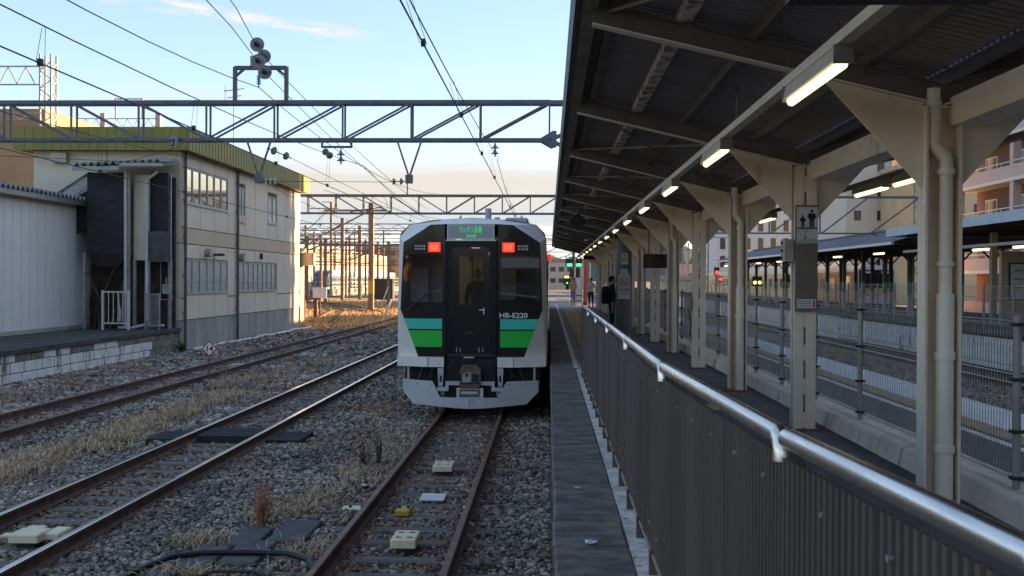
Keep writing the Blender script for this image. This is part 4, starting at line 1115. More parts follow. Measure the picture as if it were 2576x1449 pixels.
# bric-a-brac in the gloom under it
for i in range(9):
    x = -16.6 + i * .16; h = random.uniform(.5, 1.9)
    MB().bar((x, 37.6 + random.uniform(-.3, .3), .68), (x + random.uniform(-.2, .2), 37.9, .68 + h), random.uniform(.05, .13), random.uniform(.03, .1)).build('stored_board', mat('old_timber%d' % (i % 3), ((.10, .075, .05), (.06, .05, .045), (.13, .11, .09))[i % 3], rough=.9), st)
for a, b in (((-16.5, 36.95, 2.9), (-15.9, 37.0, 1.6)), ((-15.4, 36.95, 2.95), (-16.0, 37.0, 1.6))):
    MB().bar(a, b, .03, .03).build('brace', m_rust, st)

# white railing gate and grey lattice gate on the dock
rail = thing('white_railing', 'white painted steel railing with thin bars on the dock edge', 'railing', (-15.2, 36.6, .68))
for x in (-15.66, -14.74): MB().bar((x, 36.5, .68), (x, 36.5, 2.08), .075, .075).build('post', m_white, rail)
for z in (.92, 2.02): MB().bar((-15.62, 36.5, z), (-14.78, 36.5, z), .05, .05).build('rail', m_white, rail)
for i in range(1, 5): MB().bar((-15.62 + i * .168, 36.5, .945), (-15.62 + i * .168, 36.5, 1.995), .024, .024).build('bar', m_white, rail)
bent = MB().tube([(-15.08, 36.42, 1.98), (-15.06, 36.42, 1.6), (-15.02, 36.42, 1.35), (-15.05, 36.42, 1.0)], [.035, .03, .055, .07], 6).build('torn_sheet', mat('torn_cream_sheet', (.50, .49, .40), rough=.8), rail)
gate = thing('lattice_gate', 'small grey lattice gate beside the drain pipe on the dock', 'gate', (-13.95, 36.7, .68))
for x in (-14.22, -13.72): MB().bar((x, 36.7, .7), (x, 36.7, 1.98), .05, .05).build('post', m_galv, gate)
for z in (.85, 1.95): MB().bar((-14.19, 36.7, z), (-13.75, 36.7, z), .04, .04).build('rail', m_galv, gate)
for i in range(1, 11): MB().bar((-14.2 + i * .042, 36.7, .87), (-14.2 + i * .042, 36.7, 1.93), .012, .012).build('bar', m_galv, gate)
meter = thing('meter_box', 'small grey meter box on a post at the building corner', 'meter box', (-13.72, 37.6, 1.9))
MB().cbox(-13.88, -13.6, 37.35, 37.5, 1.95, 2.3, .02).build('case', m_galv, meter)
MB().tube([(-13.74, 37.42, 2.3), (-13.74, 37.42, 2.55)], .025, 6).build('conduit', m_galv, meter)
# long white drain pipe lying along the foot of the building
dp = thing('ground_pipe', 'long white plastic pipe lying along the foot of the building', 'pipe', (-13.2, 45, GZ))
pts = []
for i in range(24):
    y = 38.6 + i * .8; pts.append((-13.15 + .09 * math.sin(i * .9) + .12 * (i / 24), y, GZ + .09 + .02 * math.sin(i * 1.7)))
MB().tube(pts, .06, 8).build('pipe', m_pvc, dp, smooth=True)
# weed at the wall corner
def plant(name, label, loc, h, n, m, spread=.12, leaf=.03, cat='plant', lean=(0, 0)):
    o = thing(name, label, cat, loc); x, y, z = loc; st_ = MB(); lf = MB()
    for i in range(n):
        t = random.uniform(0, 6.28); r = random.uniform(.1, 1) * spread; hh = h * random.uniform(.5, 1.0)
        p0 = Vector((x + .25 * r * math.cos(t), y + .25 * r * math.sin(t), z)); p1 = Vector((x + r * math.cos(t) + lean[0] * hh, y + r * math.sin(t) + lean[1] * hh, z + hh))
        pm = (p0 + p1) / 2 + Vector((random.uniform(-.02, .02), random.uniform(-.02, .02), .02))
        st_.tube([p0, pm, p1], [.0045, .0035, .0015], 4)
        for k in range(16):
            u = random.uniform(.15, 1); c = p0.lerp(p1, u); a = random.uniform(0, 6.28); d = Vector((math.cos(a), math.sin(a), random.uniform(-.3, .9))) * leaf * random.uniform(.6, 1.6)
            w = Vector((-math.sin(a), math.cos(a), 0)) * leaf * .28
            lf.add([c, c + d * .5 + w, c + d, c + d * .5 - w], [(0, 1, 2, 3)])
    st_.build('stem', m, o); lf.build('foliage', m, o)
    return o
m_weed = mat('green_weed', (.10, .17, .03), (.06, .11, .02), 5, .8)
m_redweed = mat('red_brown_dead_weed', (.44, .23, .14), (.31, .16, .10), 6, .9)
m_brweed = mat('dark_dead_stalks', (.085, .055, .045), (.12, .08, .06), 6, .9)
plant('weed', 'tuft of green weed at the foot of the dock corner', (-13.35, 37.9, GZ), .45, 22, m_weed, .22, .09)
plant('weed', 'small green weed beside the middle track near the diamond sign', (-7.2, 31.5, GZ), .2, 10, m_weed, .2, .05)
plant('dead_weed', 'tall rust-red dead weed standing in the ballast', (-3.06, 11.1, GZ), .60, 64, m_redweed, .15, .024, lean=(.06, .05))
plant('dead_weed', 'dark dead stalk in the ballast, left of a pair', (-2.62, 14.9, GZ), .46, 14, m_brweed, .10, .03)
plant('dead_weed', 'dark bushy dead stalk in the ballast, right of a pair', (-2.42, 15.0, GZ), .50, 20, m_brweed, .08, .03)
plant('dead_weed', 'pale dead weed by the foot of the diamond sign', (-8.2, 26.6, GZ), .55, 16, m_grass, .25, .03)
plant('dead_weed', 'thin dead weed between the left tracks past the sign', (-7.6, 30.5, GZ), .5, 10, m_grass, .3, .03)
plant('dead_weed', 'single thin dead stalk in the straw grass by the rusty track', (-8.15, 19.3, GZ), .55, 4, m_brweed, .05, .02)

# ---- number sign
sg = thing('diamond_sign', 'white diamond sign with red border and number 14 on a thin pole', 'sign', (-8.45, 26, GZ))
MB().cyl((-8.45, 26, GZ), (-8.45, 26, .62), .018, n=8).build('pole', m_rust, sg)
c = (-8.45, 25.98, .76); q = .205
MB().prism([(c[0] - q, c[1], c[2]), (c[0], c[1], c[2] - q), (c[0] + q, c[1], c[2]), (c[0], c[1], c[2] + q)], (0, .008, 0)).build('border', mat('sign_red', (.45, .05, .05), rough=.5), sg)
q = .165
MB().prism([(c[0] - q, c[1] - .003, c[2]), (c[0], c[1] - .003, c[2] - q), (c[0] + q, c[1] - .003, c[2]), (c[0], c[1] - .003, c[2] + q)], (0, .0025, 0)).build('face', m_white, sg)
text('number', '14', .20, (c[0], c[1] - .005, c[2] - .07), m_black, sg, align='CENTER', bold=.004)

# ---- trackside objects
def beacon(x, y, w, d, label, slots=True, z=-.13):
    o = thing('track_beacon', label, 'track beacon', (x, y, z))
    m = mat('pale_yellow_plastic', (.74, .66, .46), (.66, .585, .40), 5, .55)
    MB().box(x - w * .3, x + w * .3, y - d * .3, y + d * .3, z - .1, z + .03).build('bracket', m_dark, o)
    MB().cbox(x - w / 2, x + w / 2, y - d / 2, y + d / 2, z + .031, z + .115, .012).build('case', m, o)
    if slots:
        for sx in (-1, 1):
            for sy_ in (-1, 1): MB().box(x + sx * w * .22 - .028, x + sx * w * .22 + .028, y + sy_ * d * .25 - .018, y + sy_ * d * .25 + .018, z + .1155, z + .118).build('slot', m_dark, o)
    return o
beacon(-1.40, 10.35, .25, .40, 'pale yellow slotted track beacon between the rails, nearest the camera')
beacon(-1.43, 14.45, .27, .42, 'pale yellow track beacon between the rails, nearer the train')
b3 = beacon(-5.15, 10.3, .30, .30, 'pale yellow stepped beacon box between the polished left rails', False)
MB().cbox(-5.30, -5.12, 10.42, 10.62, -.10, -.03, .012).build('case', MATS['pale_yellow_plastic'], b3)
MB().cbox(-5.02, -4.86, 10.3, 10.6, -.10, -.035, .012).build('case', MATS['pale_yellow_plastic'], b3)
for x in (-5.42, -4.80): MB().box(x - .07, x + .07, 10.36, 10.48, -.10, -.08).build('strap', MATS['pale_yellow_plastic'], b3)
o = thing('metal_plate', 'flat white plate lying between the rails of the train track', 'plate', (-1.38, 12.7, -.13)); MB().cbox(-1.535, -1.235, 12.52, 12.88, -.135, -.115, .006).build('sheet', m_white, o)
MB().box(-1.45, -1.32, 12.6, 12.8, -.2, -.1352).build('batten', m_dark, o)
o = thing('yellow_bracket', 'small yellow steel bracket beside the left rail of the train track', 'bracket', (-1.63, 11.9, -.14))
MB().cbox(-1.71, -1.55, 11.75, 12.02, -.145, -.085, .01).build('body', mat('signal_yellow', (.55, .38, .04), (.48, .33, .04), 6, .6), o)
for dx in (-.05, .05): MB().cyl((-1.63 + dx, 11.9, -.085), (-1.63 + dx, 11.9, -.06), .02, n=6).build('bolt', m_dark, o)
o = thing('yellow_bracket', 'pale yellow strip bracket on the left outside of the train track', 'bracket', (-2.2, 12.1, -.16))
MB().cbox(-2.38, -2.06, 12.02, 12.2, -.18, -.13, .01).build('body', MATS['pale_yellow_plastic'], o)
for dx in (-.08, .06): MB().cyl((-2.2 + dx, 12.1, -.13), (-2.2 + dx, 12.1, -.105), .02, n=6).build('bolt', m_dark, o)
# litter
def litter(x, y, z, s, label, m):
    mb = MB(); V = []
    for i in range(5):
        for j in range(4): V.append((x + (i - 2) * s * .25 + random.uniform(-.1, .1) * s, y + (j - 1.5) * s * .3 + random.uniform(-.1, .1) * s, z + abs(random.gauss(0, .22)) * s))
    F = [(i * 4 + j, (i + 1) * 4 + j, (i + 1) * 4 + j + 1, i * 4 + j + 1) for i in range(4) for j in range(3)]
    mb.add(V, F); o = mb.build('litter', m, smooth=False); o.modifiers.new('thick', 'SOLIDIFY').thickness = .002
    return tag(o, label, 'litter')
litter(-2.31, 13.35, GZ + .06, .14, 'crumpled white paper scrap in the ballast left of the train track', m_white)
litter(.26, 6.36, PZ + .004, .07, 'crumpled pale scrap on the near platform edge slabs', m_white)
litter(.23, 8.05, PZ + .003, .05, 'tiny pale scrap on the platform slabs further from the camera', m_white)
litter(-.42, 11.0, GZ + .05, .07, 'small pinkish scrap in the ballast beside the platform wall', mat('pink_scrap', (.55, .42, .42), rough=.8))
litter(-.70, 14.0, GZ + .06, .06, 'small white scrap right of the train track in the ballast', m_white)
litter(-.95, 12.2, GZ + .06, .06, 'white scrap tucked by the right rail of the train track', m_white)
litter(-1.85, 11.6, GZ + .06, .05, 'white scrap tucked by the left rail of the train track', m_white)
# cable trough lids
tr = thing('cable_trough', 'row of dark concrete cable trough lids in the ballast', 'cable trough', (-3.0, 10.5, GZ))
m_lid = mat('dark_trough_lid', (.085, .085, .085), (.13, .128, .125), 3, .9, bump=.4)
for (x, y, w, L) in ((-3.40, 9.45, .30, .78), (-3.18, 10.26, .30, .72), (-3.06, 9.6, .36, .85), (-2.82, 10.48, .38, .85)):
    MB().cbox(x, x + w, y, y + L, GZ, GZ + .10 + random.uniform(-.008, .008), .012).build('lid', m_lid, tr)
# black hose
hz = thing('black_hose', 'thick black hose lying in a loop across the near ballast', 'hose', (-2.9, 9.8, GZ))
MB().tube([(-3.75, 9.0, GZ + .07), (-3.68, 9.35, GZ + .09), (-3.50, 9.7, GZ + .12), (-3.25, 9.83, GZ + .13), (-2.85, 9.86, GZ + .13), (-2.45, 9.84, GZ + .13), (-2.22, 9.68, GZ + .12), (-2.08, 9.35, GZ + .08)], .027, 10).build('hose', m_black, hz, smooth=True)
MB().tube([(-3.15, 9.05, GZ + .08), (-2.95, 9.2, GZ + .13), (-2.6, 9.22, GZ + .13), (-2.35, 9.1, GZ + .09)], .016, 8).build('hose', m_dark, hz, smooth=True)
o = thing('blue_box_lid', 'small blue-black lid lying in the ballast at the lower edge', 'lid', (-3.45, 9.2, GZ)); MB().cbox(-3.58, -3.3, 9.08, 9.3, GZ + .05, GZ + .085, .01).build('lid', mat('blue_black_plastic', (.03, .045, .065), rough=.3), o)
# timber crossing boards on the middle track
cr = thing('crossing_boards', 'blackened timber boards crossing the polished left track', 'boards', (-5.25, 17, GZ))
m_tim = mat('black_timber', (.016, .016, .017), (.03, .03, .031), 2, .9, stretch=(1, 8, 1), bump=.3)
for (x0, x1) in ((-6.55, -5.92), (-5.70, -4.80), (-4.58, -4.0)):
    for i in range(4):
        MB().cbox(x0, x1, 16.9 + i * .24, 17.12 + i * .24, GZ + .02, -.04 if -5.8 < x0 < -4.6 else -.10, .01).build('board', m_tim, cr)
o = thing('concrete_slab', 'flat buff concrete slab lying in the straw grass at the left edge', 'slab', (-7.5, 14.7, GZ)); MB().cbox(-8.1, -7.15, 14.45, 14.95, GZ, GZ + .07, .015).build('slab', mat('buff_slab', (.34, .29, .23), (.28, .24, .19), 3, .9), o)
o = thing('sleeper_end', 'pale piece of board lying between the rails of the rusty track', 'board', (-9.3, 28.5, GZ)); MB().cbox(-9.6, -9.0, 31.4, 31.8, GZ + .02, GZ + .14, .01).build('board', m_conc, o)

# ================================================================== OVERHEAD LINE: gantries, hangers, insulators, wires
def disc_ins(o, p, q, n=2, r=.13):
    # string of porcelain discs from p to q
    p, q = Vector(p), Vector(q); d = (q - p)
    MB().cyl(p, q, .018, n=6).build('insulator_pin', m_dark, o)
    for i in range(n):
        c = p + d * ((i + .5) / n); h = d.normalized() * .05
        MB().cyl(c - h, c + h * .3, r * .45, r, n=14).cyl(c + h * .3, c + h * .6, r, r * .95, n=14).build('insulator_disc', m_insul, o, smooth=True)
def bell_ins(o, x, y, z, k=1.0):
    mb = MB().lathe([(.02, .0), (.02, -.06 * k), (.06 * k, -.16 * k), (.13 * k, -.20 * k), (.13 * k, -.215 * k), (.03, -.22 * k), (.03, -.27 * k), (.06 * k, -.34 * k), (.13 * k, -.38 * k), (.13 * k, -.395 * k), (.03, -.40 * k), (.02, -.50 * k)], (x, y, z), n=14)
    mb.build('insulator', m_insul, o, smooth=True)
def truss(name, label, y, x0, x1, zb_, zt, pitch, xswap, planes=(-.2, .2), th=.09, m=None):
    m = m or m_gantry
    o = thing(name, label, 'gantry', (x0, y, GZ))
    for dy in planes:
        MB().box(x0, x1, y + dy - th * .45, y + dy + th * .45, zt - th * 1.3, zt).build('top_chord', m, o)
        MB().box(x0, x1, y + dy - th * .45, y + dy + th * .45, zb_, zb_ + th).build('bottom_chord', m, o)
        x = x1 - .02; 
        while x > x0:
            MB().bar((x, y + dy, zb_ + th), (x, y + dy, zt - th * 1.3), th * .6, th * .6).build('vertical', m, o)
            xn = x - pitch
            if xn > x0 - .1:
                a, b = ((xn + .08, zb_ + th), (x - .08, zt - th * 1.3)) if (x + xn) / 2 > xswap else ((xn + .08, zt - th * 1.3), (x - .08, zb_ + th))
                MB().bar((a[0], y + dy, a[1]), (b[0], y + dy, b[1]), th * .6, th * .6).build('diagonal', m, o)
            x = xn
    if len(planes) > 1:
        x = x1 - .02
        while x > x0:
            for z in (zb_ + th * .5, zt - th * .6): MB().bar((x, y + planes[0], z), (x, y + planes[1], z), th * .5, th * .5).build('cross_tie', m, o)
            x -= pitch
    return o
GY = 32.3
g1 = truss('catenary_gantry', 'near grey steel lattice gantry spanning the tracks above the train', GY, -23.4, .02, 6.74, 7.99, 2.11, -10.0)
for z0, z1 in ((6.79, 6.35), (7.9, 8.2)):
    pass
for dy in (-.2, .2):
    MB().bar((.0, GY + dy, 6.80), (1.9, GY + dy, 7.55), .07, .07).build('end_brace', m_gantry, g1)
    MB().bar((.0, GY + dy, 6.80), (1.9, GY + dy, 5.9), .07, .07).build('end_brace', m_gantry, g1)
    MB().bar((.0, GY + dy, 7.92), (2.2, GY + dy, 7.92), .08, .12).build('top_chord', m_gantry, g1)
    MB().prism([(-.35, GY + dy - .03, 6.78), (.05, GY + dy - .03, 6.55), (.22, GY + dy - .03, 6.6), (.22, GY + dy - .03, 7.05), (.1, GY + dy - .03, 7.05)], (0, .02, 0)).build('end_plate', m_gantry, g1)
pole = MB().cyl((2.3, GY, PZ - .1), (2.3, GY, 8.4), .25, .22, n=20).build('mast', mat('grey_steel_mast', (.15, .155, .165), (.20, .205, .21), 2, .6, stretch=(1, 1, .15)), g1, smooth=True)
# saddle frame with twin tension insulators on top
xa, xb = -9.72, -8.12
for x in (xa, xb): MB().bar((x, GY, 7.99), (x, GY, 9.05), .13, .11).build('frame_post', m_gantry, g1)
MB().bar((xa, GY, 9.02), (xb, GY, 9.02), .11, .12).build('frame_beam', m_gantry, g1)
for x, s in ((xa, 1), (xb, -1)): MB().bar((x, GY, 8.75), (x + s * .3, GY, 9.0), .07, .07).build('frame_knee', m_gantry, g1)
MB().box(-9.28, -8.95, GY + .1, GY + .14, 9.05, 9.42).build('warning_plate', mat('dull_yellow_plate', (.36, .33, .14), rough=.6), g1)
def saucer(o, x, y, z, r=.215):
    mb = MB().lathe([(.06, .12), (.11, .10), (.13, .04), (r * .75, .02), (r, -.03), (r, -.05), (r * .86, -.055), (r * .84, -.03), (r * .66, -.03), (r * .64, -.06), (r * .5, -.06), (r * .48, -.03), (r * .3, -.03), (.075, -.05), (.07, -.14), (.03, -.15)], (x, y, z), axis='y', n=22)
    mb.build('insulator_disc', m_insul, o, smooth=True)
    MB().lathe([(.03, -.30), (.055, -.24), (.06, -.16), (.075, -.14)], (x, y, z), axis='y', n=10).build('insulator_cap', m_dark, o, smooth=True)
ins = [(-8.66, 31.0, 9.44), (-8.70, 31.9, 9.28), (-8.62, 31.0, 8.95), (-8.70, 32.0, 8.82)]
for p in ins: saucer(g1, *p)
for i in range(5): MB().cyl((-8.98, GY, 8.52 + i * .06), (-8.98, GY, 8.54 + i * .06), .07, n=12).build('insulator_disc', m_dark, g1)
MB().cyl((-8.98, GY, 8.4), (-8.98, GY, 8.97), .02, n=6).build('insulator_pin', m_dark, g1)
# V hangers with steady arms
for (xc, zt) in ((-8.9, 5.62), (-4.27, 5.62)):
    for s in (-1, 1): MB().bar((xc + s * .37, GY - .25, 6.74), (xc, GY - .25, zt), .075, .05).build('hanger_leg', m_gantry, g1)
    MB().box(xc - .11, xc + .11, GY - .32, GY - .18, zt - .18, zt + .08).build('hanger_foot', m_gantry, g1)
disc_ins(g1, (-8.78, GY - .25, 5.50), (-8.35, GY - .25, 5.50), 3, .11)
disc_ins(g1, (-4.40, GY - .25, 5.50), (-4.85, GY - .25, 5.50), 2, .11)
MB().bar((-6.95, GY - .25, 6.74), (-6.95, GY - .25, 6.52), .06).bar((-6.95, GY - .25, 6.55), (-6.05, GY - .25, 6.55), .07).bar((-6.05, GY - .25, 6.74), (-6.05, GY - .25, 6.52), .06).build('stirrup', m_gantry, g1)
bell_ins(g1, -6.37, GY - .25, 6.52); bell_ins(g1, -1.65, GY - .25, 6.72, .95)
disc_ins(g1, (-6.9, GY - .3, 6.45), (-6.5, GY - 1.0, 6.15), 2, .11)
disc_ins(g1, (-8.6, GY - .4, 6.5), (-8.1, GY + .6, 6.30), 2, .13)
MB().cyl((-11.4, GY - .4, 6.5), (-11.4, GY - .4, 6.85), .05, n=8).build('stub_insulator', m_insul, g1)
bell_ins(g1, -11.55, GY - .35, 6.95, .9)
g2 = truss('catenary_gantry', 'far steel lattice gantry seen behind the train', 66, -16.0, .6, 6.60, 7.84, 1.75, -6.5, th=.11)
for x in (-16.0, 3.2): MB().bar((x, 66, GZ), (x, 66, 8.4), .35, .35).build('mast', m_gantry, g2)
for dy in (-.2, .2): MB().bar((.5, 66 + dy, 7.78), (3.1, 66 + dy, 7.78), .1).bar((.5, 66 + dy, 6.65), (3.1, 66 + dy, 6.65), .1).build('top_chord', m_gantry, g2)
MB().bar((-8.9, 66, 7.84), (-8.9, 66, 8.8), .08).build('stub', m_gantry, g2)
bell_ins(g2, -1.7, 65.7, 6.6, 1.1); bell_ins(g2, -5.5, 65.7, 6.6, 1.1)

wires = thing('overhead_wires', 'dark overhead contact and feeder wires running along the tracks', 'wires', (-5, 30, 5))
def wire(pts, r=.011, name='wire'):
    mb = MB().tube(pts, r, 5, cap=False); return mb.build(name, m_wire, wires)
def sag(xa, ya, za, xb, yb, zb_, s, n=14):
    return [(xa + (xb - xa) * i / n, ya + (yb - ya) * i / n, za + (zb_ - za) * i / n - 4 * s * (i / n) * (1 - i / n)) for i in range(n + 1)]
def catenary(xc, x_off, zc_, zm_sup, zm_mid, sup):
    for a, b in zip(sup[:-1], sup[1:]):
        wire(sag(xc + x_off, a, zm_sup, xc + x_off * .6, b, zm_sup, zm_sup - zm_mid), .009)
        wire([(xc, a, zc_), (xc * 1.0, b, zc_)], .010)
        n = max(2, int((b - a) / 5))
        for i in range(1, n):
            t = i / n; z = zm_sup - 4 * (zm_sup - zm_mid) * t * (1 - t); y = a + (b - a) * t
            for dx in (-.035, .035): wire([(xc + dx, y + dx, zc_), (xc + x_off * .8 + dx, y - dx, z)], .0035, 'dropper')
            MB().box(xc - .025, xc + .025, y - .03, y + .03, zc_ - .03, zc_ + .05).build('clamp', m_dark, wires)
SUP = [-14, GY, 66, 110, 160, 220]
catenary(-1.41, -.2, 5.14, 6.22, 5.62, SUP)
catenary(-5.75, .05, 4.93, 6.0, 5.34, SUP)
catenary(-9.5, .0, 4.75, 5.9, 5.30, SUP)
# feeder hung below the saddle frame, and the pair that ends on the tension insulators
wire(sag(-8.2, -12, 9.0, -8.98, GY, 8.42, 1.25), .013); wire(sag(-8.98, GY, 8.42, -7.0, 66, 7.9, .8), .013)
f1 = [(-5.6, 10, 8.55), (-7.8, 26, 9.24), (-8.66, 30.7, 9.44)]; wire(f1, .012)
f2 = [(-6.0, 10, 8.05), (-7.9, 26, 8.75), (-8.62, 30.7, 8.95)]; wire(f2, .012)
wire([(-8.66, 31.1, 9.44), (-8.70, 31.8, 9.29)], .012); wire([(-8.62, 31.1, 8.95), (-8.70, 31.9, 8.83)], .012)
wire(sag(-8.70, 32.0, 9.26, -7.6, 66, 6.9, .3), .012); wire(sag(-8.70, 32.1, 8.80, -7.9, 66, 6.6, .3), .012)
# steady spans and a pull-off arm
wire([(-8.35, GY - .25, 5.50), (-4.85, GY - .25, 5.48)], .008)
wire(sag(-8.1, GY + .6, 6.3, -5.9, 66, 5.4, .1), .009); wire(sag(-8.6, 40, 5.9, -2.5, 66, 5.6, .2), .009)
wire([(-5.75, 36.2, 5.0), (-6.9, 36.4, 4.85)], .018, 'pull_off_arm')
ring = [(-5.85 + .3 * math.cos(t), 36, 5.0 + .42 * math.sin(t)) for t in np.linspace(0, 6.28, 20)]
wire(ring, .008, 'jumper_loop')
wire([(-23, GY - .2, 6.55), (-13, GY - .2, 6.1), (-11.4, GY - .4, 6.5)], .008)
# ================================================================== THINGS ON OUR PLATFORM
# signs on the gantry mast
def yface(x0, x1, y, z0, z1, t=.006): return MB().box(x0, x1, y - t, y, z0, z1)
ns = thing('no_smoking_sign', 'white no smoking notice strapped to the big grey mast', 'sign', (2.28, 32.0, 2.4))
m_sign = mat('white_sign_plate', (.60, .62, .64), (.54, .56, .58), 4, .5)
m_signred = mat('prohibition_red', (.50, .05, .05), rough=.5)
yb_ = 32.02
MB().prism([(2.10, yb_, 1.95), (2.47, yb_, 1.95), (2.47, yb_, 2.66), (2.42, yb_, 2.72), (2.39, yb_, 2.86), (2.18, yb_, 2.86), (2.16, yb_, 2.72), (2.10, yb_, 2.66)], (0, .006, 0)).build('plate', m_sign, ns)
cx_, cz_ = 2.285, 2.46
rg = MB(); V = []; nn_ = 28
for i in range(nn_):
    t = 2 * math.pi * i / nn_
    for r in (.115, .142): V.append((cx_ + r * math.cos(t), yb_ - .003, cz_ + r * math.sin(t)))
rg.add(V, [(2 * i, 2 * i + 1, (2 * i + 3) % (2 * nn_), (2 * i + 2) % (2 * nn_)) for i in range(nn_)]); rg.build('ring', m_signred, ns)
MB().bar((cx_ - .09, yb_ - .004, cz_ + .09), (cx_ + .09, yb_ - .004, cz_ - .09), .003, .026, up=(1, 0, 1)).build('slash', m_signred, ns)
MB().box(cx_ - .10, cx_ + .05, yb_ - .003, yb_ - .001, cz_ - .04, cz_ - .018).build('cigarette', m_black, ns)
text('notice_text', '終日禁煙', .075, (cx_, yb_ - .002, 2.20), m_black, ns, align='CENTER', bold=.002)
for z, w in ((2.145, .30), (2.09, .24)): MB().box(cx_ - w / 2, cx_ + w / 2, yb_ - .002, yb_ - .001, z, z + .02).build('small_print', mat('blue_grey_print', (.18, .24, .32), rough=.6), ns)
MB().box(2.2, 2.39, yb_ - .002, yb_ - .001, 2.68, 2.70).build('small_print', MATS['blue_grey_print'], ns)
n2_ = thing('mast_plate', 'small white number plate high on the big grey mast', 'sign', (2.3, 32.0, 3.1))
MB().prism([(2.20, yb_, 3.0), (2.40, yb_, 3.0), (2.40, yb_, 3.32), (2.36, yb_, 3.345), (2.24, yb_, 3.345), (2.20, yb_, 3.32)], (0, .006, 0)).build('plate', m_sign, n2_)
text('plate_text', '架空', .06, (2.30, yb_ - .002, 3.25), m_black, n2_, align='CENTER', bold=.001)
text('plate_text', '25', .12, (2.29, yb_ - .002, 3.11), m_black, n2_, align='CENTER', bold=.002)
arm = thing('sign_bracket', 'dark horizontal steel arm fixed across the big grey mast under the roof', 'bracket', (2.4, 31.9, 3.85))
MB().box(1.98, 2.98, 31.92, 32.03, 3.80, 3.90).build('bar', m_dark, arm); MB().box(1.96, 1.979, 31.9, 32.05, 3.78, 3.92).build('end_plate', m_white, arm)
hs = thing('hanging_sign', 'dark hanging sign board far along under the canopy', 'sign', (2.1, 53, 3.7))
MB().box(1.74, 2.48, 52.9, 53.1, 3.55, 3.75).build('board', m_dark, hs)
for x in (1.8, 2.4): MB().cyl((x, 53, 3.75), (x, 53, zr(2.0)), .01, n=6).build('hanger_rod', m_dark, hs)
# big dark sign overhead, only its lower edge in view
hs = thing('hanging_sign', 'large dark hanging sign overhead, only its lower edge in view', 'sign', (1.3, 4.0, 3.6))
MB().box(.90, 1.66, 3.95, 4.07, 3.565, 3.86).build('board', m_dark, hs)
for x in (1.0, 1.55): MB().cyl((x, 4.01, 3.86), (x, 4.01, zr(1.3)), .012, n=6).build('hanger_rod', m_dark, hs)
# dark diamond board and speaker box hung under the left eave
dd = thing('hanging_diamond', 'black diamond board hanging with a dark box under the left eave', 'sign', (.73, 26.5, 3.9))
MB().prism([(.50, 26.5, 3.98), (.73, 26.5, 3.76), (.96, 26.5, 3.98), (.73, 26.5, 4.20)], (0, .04, 0)).build('diamond_board', m_black, dd)
MB().box(.50, .96, 26.45, 26.6, 3.50, 3.70).build('box', m_dark, dd); MB().cyl((.73, 26.52, 3.5), (.73, 26.52, zr(.73)), .018, n=6).build('hanger_rod', m_canopy_steel, dd)
MB().box(.88, .98, 26.43, 26.449, 3.50, 3.53).box(.90, .97, 26.43, 26.449, 4.06, 4.08).build('painted_glint', m_white, dd)  # small white pieces painted as glints on the dark boards
# triple brown case between the columns
tc_ = thing('sign_case', 'brown steel case with three square openings hung between columns', 'sign case', (2.75, 26, 3.0))
m_brown = mat('rust_brown_case', (.10, .055, .04), (.075, .045, .035), 4, .7)
x0, x1, z0, z1, yy = 2.33, 3.0, 2.82, 3.16, 26.0
mb = MB().box(x0, x1, yy + .12, yy + .14, z0, z1)
mb.box(x0, x1, yy - .1, yy + .119, z1 - .025, z1).box(x0, x1, yy - .1, yy + .119, z0, z0 + .025)
for i in range(4): mb.box(x0 + (x1 - x0 - .025) * i / 3, x0 + (x1 - x0 - .025) * i / 3 + .025, yy - .099, yy + .119, z0 + .0255, z1 - .0255)
mb.build('case', m_brown, tc_)
for i, c in enumerate(((.24, .19, .13), (.14, .075, .055), (.11, .06, .045))):
    a = x0 + (x1 - x0 - .025) * i / 3 + .027; MB().box(a, a + .19, yy + .05, yy + .06, z0 + .03, z1 - .03).build('face', mat('case_face%d' % i, c, rough=.5), tc_)
for x in (2.45, 2.9): MB().cyl((x, yy, z1), (x, yy, zr(2.7)), .012, n=6).build('hanger_rod', m_dark, tc_)
# pictogram cabinet on the second column
Y2 = COLY[1]
cb = thing('pictogram_panel', 'grey panel with two standing figures and green text on the second column', 'sign', (CX, Y2 - .16, 2.7))
yf = Y2 - .085
MB().box(CX - .112, CX + .118, yf - .05, yf - .001, 2.19, 3.32).build('backing', mat('taupe_panel', (.17, .15, .125), (.145, .13, .11), 3, .6), cb)
yp = yf - .051
MB().box(CX - .105, CX + .115, yp - .003, yp - .0005, 2.915, 3.30).build('plate', m_sign, cb)
def figure(xc, zf, h, name='figure'):
    f = MB(); y = yp - .005; k = h
    f.prism([(xc + .085 * k * math.cos(t), y, zf + k * .90 + .085 * k * math.sin(t)) for t in np.linspace(0, 6.28, 13)[:-1]], (0, .002, 0))
    for pts in ([(-.13, .42), (.13, .42), (.15, .78), (-.15, .78)], [(-.12, 0), (-.02, 0), (-.01, .43), (-.12, .43)], [(.02, 0), (.12, 0), (.12, .43), (.01, .43)],
                [(-.15, .78), (-.24, .62), (-.19, .44), (-.13, .6)], [(.15, .78), (.25, .60), (.18, .44), (.12, .6)]):
        f.prism([(xc + a * k, y, zf + b * k) for a, b in pts], (0, .002, 0))
    f.build(name, m_black, cb)
figure(CX - .045, 3.085, .13); figure(CX + .05, 3.085, .19)
MB().box(CX - .10, CX + .11, yp - .005, yp - .0032, 3.068, 3.082).build('ground_bar', m_black, cb)
MB().bar((CX - .005, yp - .004, 3.065), (CX - .015, yp - .004, 2.985), .002, .003).box(CX - .028, CX - .008, yp - .0045, yp - .0032, 2.965, 2.985).build('line_mark', m_black, cb)
m_gprint = mat('green_print', (.10, .26, .16), rough=.6)
